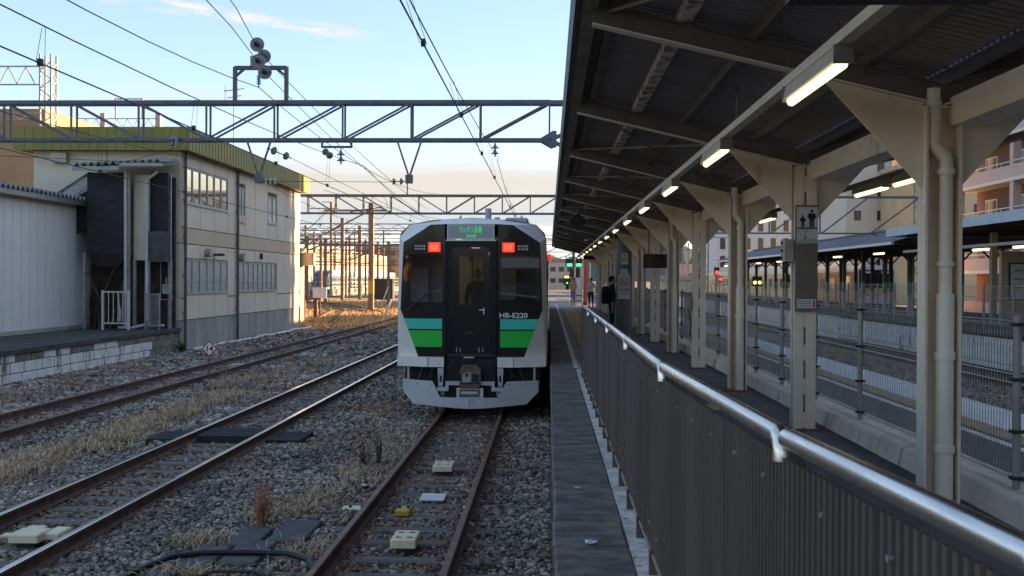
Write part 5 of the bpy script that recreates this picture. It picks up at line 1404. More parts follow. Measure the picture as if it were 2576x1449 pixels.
for z in (2.945, 2.925): MB().box(CX - .09, CX + .10, yp - .0045, yp - .0032, z, z + .009).build('green_print', m_gprint, cb)
MB().box(CX - .10, CX + .10, yp - .004, yp - .0005, 2.225, 2.32).build('label_plate', m_sign, cb)
for z in (2.295, 2.27, 2.245): MB().box(CX - .09, CX + .05, yp - .0055, yp - .0042, z, z + .007).build('label_print', m_gprint, cb)
MB().box(CX + .07, CX + .09, yp - .0055, yp - .0042, 2.235, 2.31).build('label_stripe', m_signred, cb)
sb = thing('switch_box', 'grey switch box with dangling cable on the left of the second column', 'switch box', (CX - .2, Y2, 2.85))
MB().cbox(CX - .235, CX - .12, Y2 - .10, Y2 + .05, 2.72, 2.96, .01).build('case', m_galv, sb)
for z in (2.76, 2.84, 2.92): MB().cyl((CX - .25, Y2 - .03, z), (CX - .235, Y2 - .03, z), .014, n=8).build('knob', m_dark, sb)
MB().tube([(CX - .2, Y2 - .05, 2.72), (CX - .21, Y2 - .06, 2.62), (CX - .17, Y2 - .06, 2.57), (CX - .16, Y2 - .05, 2.5)], .012, 8).build('cable', m_black, sb)
Y5 = COLY[3]
sb = thing('outlet_box', 'small dark outlet box with black cable on the fourth column', 'outlet box', (CX - .15, Y5, 2.1))
MB().cbox(CX - .205, CX - .12, Y5 - .1, Y5 + .05, 1.98, 2.22, .01).build('case', m_canopy_steel, sb)
MB().tube([(CX - .19, Y5 - .06, 1.98), (CX - .17, Y5 - .1, 1.85), (CX - .15, Y5 - .13, 1.7), (CX - .17, Y5 - .12, 1.55), (CX - .14, Y5 - .1, 1.48)], .012, 8).build('cable', m_black, sb)

# far end of the platform
op = thing('orange_post', 'orange-red steel post near the sunny end of the platform', 'post', (2.35, 68, PZ))
MB().box(2.24, 2.46, 67.9, 68.1, PZ, 4.1).build('shaft', mat('orange_red_paint', (.55, .12, .04), (.45, .10, .04), 3, .6), op); MB().cbox(2.18, 2.52, 67.85, 68.15, PZ - .01, PZ + .12, .02).build('foot', m_dark, op)
nb = thing('notice_board', 'tall white notice board standing at the far platform end', 'notice board', (1.95, 67, PZ))
MB().box(1.72, 2.12, 67.3, 67.36, PZ + .1, 2.65).build('panel', m_white, nb); MB().box(1.70, 1.74, 67.28, 67.38, PZ, 2.7).box(2.1, 2.14, 67.28, 67.38, PZ, 2.7).build('leg', m_galv, nb)
for z in (1.15, 1.5): MB().box(1.76, 2.06, 67.29, 67.299, z, z + .07).build('print', m_dark, nb)
bf = thing('low_barrier', 'low white barrier fence across the platform end', 'barrier', (1.0, 73, PZ))
for x in (.62, 1.0, 1.4): MB().box(x - .02, x + .02, 72.98, 73.02, PZ, PZ + .75).build('post', m_white, bf)
for z in (PZ + .2, PZ + .7): MB().box(.6, 1.42, 72.985, 73.015, z, z + .05).build('rail', m_white, bf)
for i in range(9): MB().box(.66 + i * .09, .675 + i * .09, 72.99, 73.01, PZ + .252, PZ + .698).build('bar', m_white, bf)
m_glamp = mat('green_signal_lit', (.05, .5, .2), rough=.4, emit=(.1, 1, .4), estr=.3); m_ylamp = mat('amber_lamp_lit', (.8, .5, .1), rough=.4, emit=(1, .6, .12), estr=.9)
db = thing('departure_display', 'dark hanging departure displays with green panels at the platform end', 'display', (1.9, 74, 3.9))
for x, w in ((1.45, .55), (2.1, .5)):
    MB().box(x - w / 2, x + w / 2, 73.9, 74.1, 3.45, 4.05).build('case', m_dark, db); MB().box(x - .18, x + .2, 73.88, 73.899, 3.48, 3.68).build('screen', m_glamp, db)
MB().cyl((1.8, 74.3, PZ), (1.8, 74.3, 4.5), .06, n=8).build('pole', m_dark, db); MB().bar((1.4, 74.2, 4.1), (2.2, 74.2, 4.1), .06).build('arm', m_dark, db)
sgn = thing('platform_signal', 'dark signal box with amber lamps at the platform end', 'signal', (1.9, 78, PZ))
MB().box(1.55, 2.3, 78, 78.2, 2.7, 3.35).build('head', m_dark, sgn); MB().cyl((1.9, 78.1, -.2), (1.9, 78.1, 2.7), .06, n=8).build('pole', m_dark, sgn)
for x in (1.25, 1.42): MB().cyl((x, 77.9, 2.75), (x, 78.0, 2.75), .085, n=12).build('lamp', m_ylamp, sgn)
MB().cyl((1.36, 77.9, 2.3), (1.36, 78.0, 2.3), .075, n=12).build('lamp', m_glamp, sgn); MB().box(1.1, 1.55, 78.01, 78.12, 2.15, 2.9).build('lamp_plate', m_black, sgn)

# ================================================================== PEOPLE
def person(label, loc, yaw, joints, matf, extras=None, h=1.0):
    """one continuous skinned body; joints: name -> (x, y, z, r); figure faces -Y before yaw"""
    J = joints
    order = list(J); idx = {k: i for i, k in enumerate(order)}
    E = [('pelvis', 'spine'), ('spine', 'chest'), ('chest', 'neck'), ('neck', 'head'), ('head', 'crown'),
         ('pelvis', 'hipL'), ('hipL', 'kneeL'), ('kneeL', 'ankL'), ('ankL', 'toeL'), ('pelvis', 'hipR'), ('hipR', 'kneeR'), ('kneeR', 'ankR'), ('ankR', 'toeR'),
         ('chest', 'shL'), ('shL', 'elL'), ('elL', 'wrL'), ('wrL', 'haL'), ('chest', 'shR'), ('shR', 'elR'), ('elR', 'wrR'), ('wrR', 'haR')]
    me = bpy.data.meshes.new('body'); me.from_pydata([J[k][:3] for k in order], [(idx[a], idx[b]) for a, b in E], []); me.update()
    o = bpy.data.objects.new('body', me); col.objects.link(o)
    o.modifiers.new('skin', 'SKIN'); sub = o.modifiers.new('sub', 'SUBSURF'); sub.levels = 2; sub.render_levels = 2
    if not me.skin_vertices: me.attributes
    bpy.context.view_layer.objects.active = o
    bm = bmesh.new(); bm.from_mesh(me); lay = bm.verts.layers.skin.verify()
    bm.verts.ensure_lookup_table()
    for k in order:
        v = bm.verts[idx[k]]; r = J[k][3]; v[lay].radius = r if isinstance(r, tuple) else (r, r); v[lay].use_root = (k == 'pelvis')
    bm.to_mesh(me); bm.free()
    dg = bpy.context.evaluated_depsgraph_get(); dg.update()
    out = bpy.data.meshes.new_from_object(o.evaluated_get(dg)); bpy.data.objects.remove(o)
    root = thing('person', label, 'person', loc)
    M4 = Matrix.Translation(loc) @ Matrix.Rotation(yaw, 4, 'Z')
    out.materials.clear(); names = []
    for p in out.polygons:
        c = p.center; m = matf(c)
        if m not in names: names.append(m); out.materials.append(m)
        p.material_index = names.index(m)
    out.transform(M4)
    b = link('body', out, None, root, smooth=True)
    return root, M4
def std_joints(arm='down', stride=.0):
    J = dict(pelvis=(0, 0, .93, (.155, .11)), spine=(0, .0, 1.12, (.14, .10)), chest=(0, 0, 1.33, (.165, .11)), neck=(0, -.01, 1.47, .055), head=(0, -.02, 1.57, (.075, .09)), crown=(0, -.015, 1.66, (.07, .085)))
    for s, n in ((-1, 'L'), (1, 'R')):
        f = stride * s
        J['hip' + n] = (s * .09, 0, .86, .085); J['knee' + n] = (s * .095, -.02 + f * .4, .48, .062); J['ank' + n] = (s * .10, .02 + f, .08, .042); J['toe' + n] = (s * .11, -.12 + f, .035, .038)
        J['sh' + n] = (s * .185, .0, 1.38, .062); 
        if arm == 'down': J['el' + n] = (s * .235, .02, 1.12, .046); J['wr' + n] = (s * .24, -.05, .88, .033); J['ha' + n] = (s * .24, -.07, .80, .030)
        else: J['el' + n] = (s * .24, .0, 1.13, .046); J['wr' + n] = (s * .13, -.22, 1.16, .033); J['ha' + n] = (s * .07, -.27, 1.2, .030)
    return J
def headstuff(root, M4, mh, long=False):
    hair = MB(); V = []; F = []
    rings = 7; seg = 14
    for i in range(rings):
        ph = (i / (rings - 1)) * (math.pi * (.62 if not long else .75))
        for j in range(seg):
            t = 2 * math.pi * j / seg; r = math.sin(ph)
            front = math.sin(t) < -.2
            zz = math.cos(ph) * .125
            if front and zz < .03: zz = .03
            V.append(tuple(M4 @ Vector((r * .093 * math.cos(t), r * .112 * math.sin(t) + .005, 1.62 + zz))))
    for i in range(rings - 1):
        for j in range(seg): F.append((i * seg + j, i * seg + (j + 1) % seg, (i + 1) * seg + (j + 1) % seg, (i + 1) * seg + j))
    hair.add(V, F); hair.build('hair', mh, root, smooth=True)
    nz = MB(); p = M4 @ Vector((0, -.115, 1.585))
    nz.lathe([(.004, .02), (.012, .0), (.016, -.018), (.004, -.024)], p, n=6); nz.build('nose', MATS['skin'], root)
    for s in (-1, 1):
        q = M4 @ Vector((s * .032, -.105, 1.61)); MB().lathe([(.003, .006), (.008, 0), (.003, -.006)], q, n=6).build('eye', m_black, root)
def backpack(root, M4, m, w=.30, h=.46, d=.2, z=1.17, y=.20):
    V = []; F = []
    for k, (zz, s) in enumerate(((-.5, .8), (-.42, 1), (.2, 1), (.42, .85), (.5, .55))):
        for (a, b) in ((-.5, -.5), (.5, -.5), (.5, .25), (.3, .5), (-.3, .5), (-.5, .25)):
            V.append(tuple(M4 @ Vector((a * w * s, y + b * d * s, z + zz * h))))
    for k in range(4):
        for j in range(6): F.append((k * 6 + j, k * 6 + (j + 1) % 6, k * 6 + 6 + (j + 1) % 6, k * 6 + 6 + j))
    F += [(5, 4, 3, 2, 1, 0), tuple(range(24, 30))]
    MB().add(V, F).build('backpack', m, root)
m_skin = mat('skin', (.46, .28, .20), rough=.6); m_hair = mat('black_hair', (.015, .013, .012), rough=.5)
m_coat = mat('black_coat', (.018, .018, .02), (.025, .025, .027), 8, .85); m_jeans = mat('blue_jeans', (.13, .20, .34), (.10, .155, .27), 8, .85)
m_tan = mat('tan_shirt', (.50, .27, .10), (.43, .23, .09), 8, .85); m_shoe = mat('dark_shoe', (.02, .02, .02), rough=.6)
m_wtop = mat('white_top', (.65, .63, .6), rough=.8); m_khaki = mat('khaki_jacket', (.26, .22, .15), (.20, .17, .12), 7, .85)
def dress(top, legs, sleeves=True):
    def f(c):
        if c.z > 1.47: return m_skin
        if c.z < .075: return m_shoe
        if abs(c.x) > .17 and c.z < .90: return m_skin
        if abs(c.y) > .24: return m_skin
        return top if c.z > .92 else legs
    return f
p1, M4 = person('person in black hooded coat with black backpack standing beside the big mast', (1.98, 33.0, PZ), R(90), {k: (*v[:3], tuple(r * 1.28 for r in v[3]) if isinstance(v[3], tuple) else v[3] * 1.28) for k, v in std_joints('phone').items()}, dress(m_coat, m_coat))
headstuff(p1, M4, m_coat, True); backpack(p1, M4, m_coat, .36, .55, .26, 1.13, .20)
p2, M4 = person('person in tan shirt and blue jeans walking in the sun at the platform end', (1.52, 66, PZ), R(15), std_joints('phone', .13), dress(m_tan, m_jeans))
headstuff(p2, M4, m_hair)
V = [tuple(M4 @ Vector((x, y, z))) for z in (1.0, 1.36) for x, y in ((-.42, .02), (-.24, .02), (-.24, .16), (-.42, .16))]
MB().add(V, [(3, 2, 1, 0), (4, 5, 6, 7), (0, 1, 5, 4), (1, 2, 6, 5), (2, 3, 7, 6), (3, 0, 4, 7)]).build('shoulder_bag', m_coat, p2)
p3, M4 = person('person in white top half hidden among the far canopy columns', (2.42, 60.2, PZ), R(-20), std_joints('down', .05), dress(m_wtop, m_coat))
headstuff(p3, M4, m_hair)
bike = None
p4, M4 = person('crew member in khaki jacket seen through the front door window of the railcar', (TX - .02, TY + 2.2, 1.0), R(180), std_joints('down'), dress(m_khaki, m_coat))
headstuff(p4, M4, m_hair)

# ================================================================== RIGHT SIDE: opposite platform
oc = thing('opposite_canopy', 'flat dark canopy with pale blue edge over the opposite platform', 'canopy', (17.5, 28, .98))
m_pblue = mat('pale_blue_fascia', (.44, .55, .62), (.39, .49, .55), 1.0, .5)
MB().box(13.9, 13.98, 10, 44, 4.35, 4.68).build('fascia', m_pblue, oc); MB().box(13.981, 21.4, 43.92, 44, 4.35, 4.68).build('fascia', m_pblue, oc)
MB().box(13.985, 21.4, 10, 43.9, 4.55, 4.66).build('roof_slab', m_dark, oc)
for y in range(12, 44, 3): MB().box(14.0, 21.3, y - .06, y + .06, 4.3, 4.548).build('cross_beam', m_dark, oc)
for y in (20.5, 26.5, 32.5, 38.5, 43.2):
    for x in (16.0, 19.6): MB().box(x - .1, x + .1, y - .1, y + .1, .98, 4.3).build('column', mat('green_grey_column', (.30, .33, .29), (.25, .28, .245), 1.5, .6), oc)
for i in range(12): MB().box(15.2 + (i % 2) * 3.4, 15.32 + (i % 2) * 3.4, 24 + (i // 2) * 3.3, 25.2 + (i // 2) * 3.3, 3.62, 3.70).build('strip_light', m_tube, oc)
MB().box(14.6, 14.72, 12, 44, 3.70, 3.80).build('cable_tray', m_galv, oc)
ks = thing('kiosk', 'cream waiting room wall with posters on the opposite platform', 'kiosk', (18, 36, .98))
m_kw = mat('kiosk_cream', (.42, .36, .26), (.36, .31, .225), 1.2, .7)
MB().box(15.9, 17.15, 37.6, 37.8, .98, 3.6).build('wall', m_kw, ks); MB().box(17.4, 21.2, 38.6, 38.8, .98, 4.3).build('wall', mat('kiosk_dark', (.06, .05, .045), (.045, .04, .036), 2, .8), ks)
MB().box(17.0, 17.35, 37.9, 38.1, .98, 4.2).build('pillar', m_kw, ks)
pst = thing('poster', 'poster with red and orange triangle emblem over a landscape on the opposite platform', 'poster', (17.9, 38.5, 2))
MB().box(17.45, 18.45, 38.52, 38.59, 1.95, 3.25).build('sheet', m_sign, pst)
m_or = mat('emblem_orange', (.65, .25, .04), rough=.6); m_rd = mat('emblem_red', (.55, .07, .03), rough=.6)
for (cx2, cz2, w, m) in ((17.95, 3.0, .42, m_rd), (17.95, 2.86, .30, m_or), (17.72, 2.86, .2, m_or), (18.18, 2.86, .2, m_or)):
    MB().prism([(cx2 - w / 2, 38.515, cz2 - w * .3), (cx2 + w / 2, 38.515, cz2 - w * .3), (cx2, 38.515, cz2 + w * .35)], (0, .004, 0)).build('emblem', m, pst)
for i in range(5): MB().box(17.7 + i * .11, 17.77 + i * .11, 38.514, 38.519, 2.66, 2.73).build('print', m_rd, pst)
MB().prism([(17.46, 38.516, 1.97), (18.44, 38.516, 1.97), (18.44, 38.516, 2.35), (18.1, 38.516, 2.48), (17.8, 38.516, 2.3), (17.46, 38.516, 2.38)], (0, .003, 0)).build('landscape', mat('poster_hills', (.33, .26, .10), (.22, .25, .20), 6, .7), pst)
ps2 = thing('notice', 'green and white notice sheet below the emblem poster', 'notice', (17.9, 38.5, 1.5))
MB().box(17.5, 18.45, 38.52, 38.58, 1.25, 1.85).build('sheet', m_sign, ps2)
for z, w in ((1.68, .7), (1.42, .5)): MB().box(17.65, 17.65 + w, 38.514, 38.519, z, z + .1).build('print', m_gprint, ps2)
ps3 = thing('notice', 'framed timetable on the cream kiosk wall across the tracks', 'notice', (16.5, 37.6, 2))
MB().box(16.15, 16.75, 37.55, 37.595, 1.9, 3.2).build('frame', m_dark, ps3); MB().box(16.2, 16.7, 37.54, 37.5495, 1.95, 3.15).build('sheet', m_sign, ps3)
for z in (2.9, 2.6, 2.3): MB().box(16.3, 16.6, 37.533, 37.539, z, z + .05).build('print', m_gprint, ps3)
vs_ = thing('station_name_sign', 'tall narrow station sign with vertical lettering on the opposite platform', 'sign', (17.2, 47, .98))
MB().box(16.95, 17.35, 47.0, 47.06, 1.1, 2.75).build('board', mat('sign_green_grey', (.36, .40, .40), rough=.6), vs_)
for x in (16.95, 17.35): MB().box(x - .03, x + .03, 47.0, 47.08, .98, 2.8).build('leg', m_galv, vs_)
for i in range(7): MB().box(17.05, 17.25, 46.99, 46.999, 1.25 + i * .2, 1.38 + i * .2).build('print', m_dark, vs_)

sr = thing('slate_canopy', 'old gabled platform canopy with dark slate roof past the blue-edged one', 'canopy', (17.8, 75, .98))
m_slate = mat('slate_roof', (.085, .092, .105), (.125, .132, .145), 2.5, .75, stretch=(1, 1, 4), bump=.3)
for s in (-1, 1):
    for i in range(8):        # overlapping courses
        x0_ = 17.8 + s * (3.55 - i * .445); x1_ = 17.8 + s * (3.55 - (i + 1) * .445); za = 4.17 + i * .12; zc2 = 4.17 + (i + 1) * .12
        MB().add([(x0_, 44.1, za + .03), (x0_, 92, za + .03), (x1_, 92, zc2 + .012), (x1_, 44.1, zc2 + .012), (x0_, 44.1, za), (x0_, 92, za), (x1_, 92, zc2 - .02), (x1_, 44.1, zc2 - .02)],
                 [(0, 1, 2, 3), (7, 6, 5, 4), (0, 4, 5, 1), (3, 2, 6, 7), (0, 3, 7, 4), (1, 5, 6, 2)]).build('roof_course', m_slate, sr)
    MB().box(17.8 + s * 3.62 - .06, 17.8 + s * 3.62 + .06, 44, 92, 4.05, 4.17).build('gutter', m_white, sr)
MB().box(17.65, 17.95, 44, 92, 5.13, 5.22).build('ridge_cap', m_slate, sr)
m_cwh = mat('white_column_foot', (.55, .55, .52), rough=.6); m_cgr = mat('green_column_band', (.10, .30, .20), rough=.6); m_ctop = mat('dark_column_top', (.10, .085, .07), rough=.7)
y = 47.3; i = 0
while y < 91:
    for x in (16.0, 19.6):
        c0 = MB().box(x - .09, x + .09, y - .09, y + .09, .98, 1.9).build('column', m_cwh, sr)
        MB().box(x - .091, x + .091, y - .091, y + .091, 1.901, 2.5).build('green_band', m_cgr, c0)
        MB().box(x - .09, x + .09, y - .09, y + .09, 2.501, 4.25).build('column_top', m_ctop, c0)
        for s in (-1, 1): MB().bar((x, y, 3.45), (x + s * .7, y, 4.2), .07, .07).build('knee_brace', m_ctop, c0)
    MB().box(14.3, 21.3, y - .06, y + .06, 4.03, 4.15).build('tie_beam', m_ctop, sr)
    if i % 2 == 0: MB().box(15.0, 15.15, y + .8, y + 2.0, 3.75, 3.83).build('strip_light', m_tube, sr)
    y += 3.45; i += 1
of = thing('opposite_fence', 'grey wire fence with thin posts on the opposite platform', 'fence', (14.7, 40, .98))
y = 20.0; k = 0
while y < 112:
    MB().box(14.66, 14.72, y - .03, y + .03, .98, 2.45).build('post', m_galv_lt, of)
    mb = MB(); n = 16 if y < 60 else 6
    for i in range(1, n): yy = y + 2.3 * i / n; mb.box(14.686, 14.694, yy - .004, yy + .004, 1.1, 2.38)
    for z in (1.1, 1.55, 2.0, 2.38): mb.box(14.68, 14.685, y, y + 2.3, z - .008, z + .008)
    mb.build('mesh_panel', m_galv_lt, of); y += 2.3
# the yellow-cream train waiting at the far side
yt = thing('waiting_train', 'cream-yellow electric train waiting behind the slate canopy', 'train', (23.35, 76, 0))
m_yel = mat('cream_yellow_body', (.62, .46, .20), (.56, .41, .18), 1.0, .45); m_ygl = mat('train_side_glass', (.05, .055, .06), rough=.1, spec=.8)
def sec(y, sc=1.0): return [(23.35 + x * sc, y, z) for x, z in ((-1.45, .95), (-1.45, 3.2), (-1.25, 3.5), (-.6, 3.68), (.6, 3.68), (1.25, 3.5), (1.45, 3.2), (1.45, .95))]
mb = MB(); a = sec(76.35); b = sec(150)
mb.add(a + b, [(i, (i + 1) % 8, 8 + (i + 1) % 8, 8 + i) for i in range(8)] + [tuple(range(8, 16))]); mb.build('body', m_yel, yt)
mb = MB(); f0 = sec(76.0, .94); mb.add(a + f0, [(i, (i + 1) % 8, 8 + (i + 1) % 8, 8 + i) for i in range(8)] + [tuple(range(15, 7, -1))]); mb.build('front', m_white, yt)
MB().box(22.15, 24.55, 75.95, 75.99, 2.05, 3.35).build('windscreen', m_tblack, yt)
MB().box(22.5, 23.0, 75.94, 75.949, 3.1, 3.25).box(23.7, 24.2, 75.94, 75.949, 3.1, 3.25).build('headlight', m_white, yt)
MB().box(22.1, 24.6, 75.96, 75.985, 1.5, 2.0).build('front_band', m_yel, yt)
MB().box(21.88, 21.899, 77.2, 80.5, 1.95, 2.9).build('side_window', mat('sky_blue_pane', (.22, .33, .45), rough=.1, spec=.8), yt)
for i in range(26):
    y = 81.5 + i * 2.5
    if i % 4 == 2:
        for d in (0, .62): MB().box(21.88, 21.899, y + d, y + d + .5, 1.9, 2.8).build('door_window', m_ygl, yt)
    else: MB().box(21.88, 21.899, y, y + 1.7, 1.95, 2.75).build('side_window', m_ygl, yt)
for y in (82, 92, 108): MB().cbox(22.4, 24.3, y, y + 4.5, 3.6, 4.05, .1).build('roof_unit', m_sgrey, yt)
MB().box(22, 24.7, 76.5, 150, .1, .94).build('underframe', m_black, yt)
# signals on the right
m_redsig = mat('red_signal_lit', (.8, .05, .05), rough=.4, emit=(1, .05, .04), estr=.6)
s1 = thing('track_signal', 'signal post with two red lights beyond the wire fence', 'signal', (10.4, 66, GZ))
MB().cyl((10.42, 66, GZ), (10.42, 66, 3.2), .06, n=8).build('pole', m_galv, s1); MB().cyl((10.42, 65.8, 2.85), (10.42, 65.8, 3.35), .17, n=12).build('head', m_black, s1)
MB().cyl((10.42, 65.55, 3.02), (10.42, 65.6, 3.02), .13, n=14).build('lamp', m_redsig, s1); MB().cyl((10.62, 65.55, 2.62), (10.62, 65.6, 2.62), .10, n=14).build('lamp', m_redsig, s1); MB().box(10.5, 10.74, 65.62, 65.8, 2.45, 2.8).build('lamp_housing', m_black, s1)
s2 = thing('track_signal', 'small signal with twin amber lights before the opposite platform', 'signal', (13.1, 66, GZ))
MB().cyl((12.95, 66, GZ), (12.95, 66, 2.5), .06, n=8).build('pole', m_dark, s2); MB().box(12.65, 13.25, 65.9, 66, 2.2, 2.8).build('head', m_black, s2)
for x in (12.8, 13.1): MB().cyl((x, 65.82, 2.42), (x, 65.9, 2.42), .10, n=12).build('lamp', m_ylamp, s2)
# gantry over the right-hand tracks
g3 = thing('catenary_gantry', 'lattice-masted gantry over the right-hand tracks above the slate roof', 'gantry', (18.5, 55, GZ))
MB().box(9.0, 19.0, 54.95, 55.05, 6.80, 6.92).build('top_chord', m_gantry, g3)
MB().box(6, 16.6, 54.95, 55.05, 4.95, 5.03).build('bottom_chord', m_gantry, g3)
for a, b in (((16.6, 55, 5.0), (19, 55, 6.8)), ((16.6, 55, 5.0), (18.2, 55, 4.5)), ((14.0, 55, 6.8), (14, 55, 5.0)), ((14.1, 55, 5.0), (16.4, 55, 6.8)), ((11.5, 55, 5.0), (13.9, 55, 6.8)), ((11.4, 55, 5), (11.4, 55, 6.8)), ((9, 55, 5), (11.3, 55, 6.8))):
    MB().bar(a, b, .07, .07).build('lattice_bar', m_gantry, g3)
for x in (18.8, 19.2): MB().bar((x, 55, .9), (x, 55, 9.5), .07, .07).build('mast_leg', m_galv_lt, g3)
for i in range(20):
    z = 1 + i * .42; MB().bar((18.8 if i % 2 else 19.2, 55, z), (19.2 if i % 2 else 18.8, 55, z + .42), .04, .04).build('mast_lacing', m_galv_lt, g3)
for i, (x, y, h) in enumerate(((15.5, 120, 12), (20, 135, 13), (12.0, 105, 9), (26, 150, 14), (10.5, 140, 9))):
    g = thing('lattice_mast', f'pale lattice overhead-line mast beyond the slate canopy, {ORD[i]} in depth'.replace('nearest in depth', 'with the first cross-arm'), 'mast', (x, y, GZ), 'masts behind the slate canopy')
    for s in (-1, 1): MB().bar((x + s * .3, y, GZ), (x + s * .3, y, h), .12, .12).build('mast_leg', m_galv_lt if i != 1 else m_rust, g)
    for k in range(int(h)): MB().bar((x - .3 if k % 2 else x + .3, y, k * 1.0), (x + .3 if k % 2 else x - .3, y, k + 1.0), .07, .07).build('mast_lacing', m_galv_lt, g)
    MB().bar((x - 9, y, h * .62), (x + 2, y, h * .62), .12, .12).build('cross_arm', m_galv_lt, g)

# ---- unseen building added behind the camera to darken the train's reflections
sb_ = thing('added_rear_building', 'unseen low building added behind the camera to darken the train reflections', 'building', (-5, -36, GZ))
MB().box(-45, 26, -46, -30, GZ - .1, 5.0).build('wall', m_conc_wall, sb_)
for i in range(16): MB().box(-43 + i * 4.2, -40 + i * 4.2, -29.98, -29.9, 2.4, 4.2).build('window', m_pane, sb_)
# ---- apartment block: tall, it also keeps the station in shade
ap = thing('apartment_block', 'tall pink apartment block with balconies right of the station', 'building', (38, 20, GZ))
m_pink = mat('pink_render', (.50, .41, .39), (.46, .38, .36), .6, .8); m_brick = mat('brown_brick_tile', (.13, .085, .065), (.17, .11, .085), 6, .85)
m_slabw = mat('white_slab_edge', (.60, .60, .58), rough=.7)
MB().box(31.6, 46, -45, 79, GZ - .1, 15.6).build('wall', m_brick, ap)
for f in range(5):
    z = .1 + f * 3.0
    MB().box(29.95, 31.58, -45, 79.2, z, z + .22).build('slab', m_slabw, ap)
    MB().box(29.98, 30.12, -45, 79.18, z + .222, z + 1.05).build('parapet', m_pink, ap)
    if 1 <= f <= 4:
        MB().box(30.02, 30.07, 55, 79.1, z + 1.28, z + 1.33).build('balcony_rail', m_white, ap)
        for i in range(13): MB().box(30.03, 30.06, 56 + i * 1.9, 56.05 + i * 1.9, z + 1.05, z + 1.28).build('baluster', m_white, ap)
        for i in range(5):
            y = 57 + i * 4.6
            w = MB().box(31.5, 31.595, y, y + 1.9, z + .3, z + 2.3).build('window', m_wallp, ap)
            for j in range(2): MB().box(31.47, 31.499, y + .1 + j * .87, y + .9 + j * .87, z + .5, z + 2.2).build('pane', mat('far_window_glass', (.05, .055, .06), rough=.15), w)
            MB().box(30.6, 31.0, y + 2.3, y + 3.1, z + .23, z + 1.0).build('balcony_unit', m_white, ap)
for i in range(14):
    y = 79 - i * 9.2
    MB().box(29.99, 30.5, y - .55, y, GZ, 15.6).build('pillar', m_pink, ap)
MB().box(29.8, 46.2, -45.2, 79.3, 15.602, 15.9).build('roof', m_slabw, ap)

def block(name, label, x0, x1, y0, y1, h, m, rows=0, cols=0, mw=None, ww=.9, wh=1.3, face='y'):
    mw = mw or mat('far_window_glass', (.05, .055, .06), rough=.15)
    o = thing(name, label, 'building', ((x0 + x1) / 2, (y0 + y1) / 2, GZ))
    MB().box(x0, x1, y0, y1, GZ - .1, h).build('wall', m, o)
    MB().box(x0 - .2, x1 + .2, y0 - .2, y1 + .2, h + .002, h + .5).build('roof', m_conc, o)
    for r in range(rows):
        for c in range(cols):
            z = h - 2.4 - r * 3.2
            if z < .8: continue
            x = x0 + (x1 - x0) * (c + .5) / cols
            w = MB().box(x - ww / 2, x + ww / 2, y0 - .06, y0 - .002, z - wh / 2, z + wh / 2).build('window', mw or m_pane, o)
    return o
block('tower_block', 'pale grey high-rise behind the right gantry', 39, 45.0, 140, 158, 20, mat('pale_render', (.50, .50, .46), rough=.8), 5, 2)
block('tower_block', 'tan panelled tower beside the pale high-rise', 43.2, 47.2, 132, 139, 16.5, mat('tan_panel', (.46, .39, .25), (.41, .35, .225), .5, .8))
block('tower_block', 'warm cream high-rise with few small windows right of the tan tower', 47.6, 60, 134, 150, 20.5, mat('cream_render', (.56, .46, .31), (.52, .43, .29), .3, .8), 4, 3, None, 1.2, 1.2)
block('office_block', 'white office block with slit windows far behind the slate canopy', 30, 43.5, 190, 210, 18, mat('white_cladding', (.52, .57, .62), (.47, .52, .57), .5, .6), 5, 6, None, .9, 2.0)
block('far_building', 'small white building with grey roof past the canopy end', 34, 43, 230, 240, 4.2, m_white, 1, 4)
block('far_building', 'low pink-roofed building beyond the right tracks', 29, 38, 250, 262, 6.0, mat('dull_pink', (.42, .33, .30), rough=.8), 1, 3)
block('far_building', 'low cream fence-like building beside the right tracks', 12.5, 17.5, 118, 124, 2.6, mat('cream_boards', (.52, .46, .36), (.46, .40, .31), 2, .8))

# ================================================================== FAR LEFT: viaduct and its masts
vd = thing('viaduct', 'tall tan concrete viaduct wall at the left edge behind the building', 'viaduct', (-45, 72, GZ))
m_tanc = mat('tan_concrete', (.34, .25, .16), (.29, .215, .135), .35, .9, c3=(.24, .18, .12), s3=.8, st3=(1, 1, .15), lo3=.55, hi3=.75)
MB().box(-90, -33.9, 70, 82, 8.6, 13.9).build('parapet_wall', m_tanc, vd); MB().box(-90, -34.2, 70.5, 81.5, 6.6, 8.597).build('deck_beam', m_tanc, vd)
for x in (-37, -50, -64): MB().box(x - 1.2, x + 1.2, 73, 78, GZ - .1, 6.597).build('pier', m_tanc, vd)
def lat_mast(label, x, y, z0, z1, w=.75):
    g = thing('lattice_mast', label, 'mast', (x, y, z0))
    for sx in (-1, 1):
        for sy_ in (-1, 1): MB().bar((x + sx * w / 2, y + sy_ * w / 2, z0), (x + sx * w / 2, y + sy_ * w / 2, z1), .11, .11).build('mast_leg', m_galv_lt, g)
    n = int((z1 - z0) / .6)
    for k in range(n):
        z = z0 + k * .6; s = 1 if k % 2 else -1
        MB().bar((x - s * w / 2, y - w / 2, z), (x + s * w / 2, y - w / 2, z + .6), .06, .06).build('mast_lacing', m_galv_lt, g)
        MB().bar((x + w / 2, y - s * w / 2, z), (x + w / 2, y + s * w / 2, z + .6), .06, .06).build('mast_lacing', m_galv_lt, g)
    return g
lm = lat_mast('tall lattice mast with truss arm at the left edge above the viaduct', -33.3, 69, 6, 17.3)
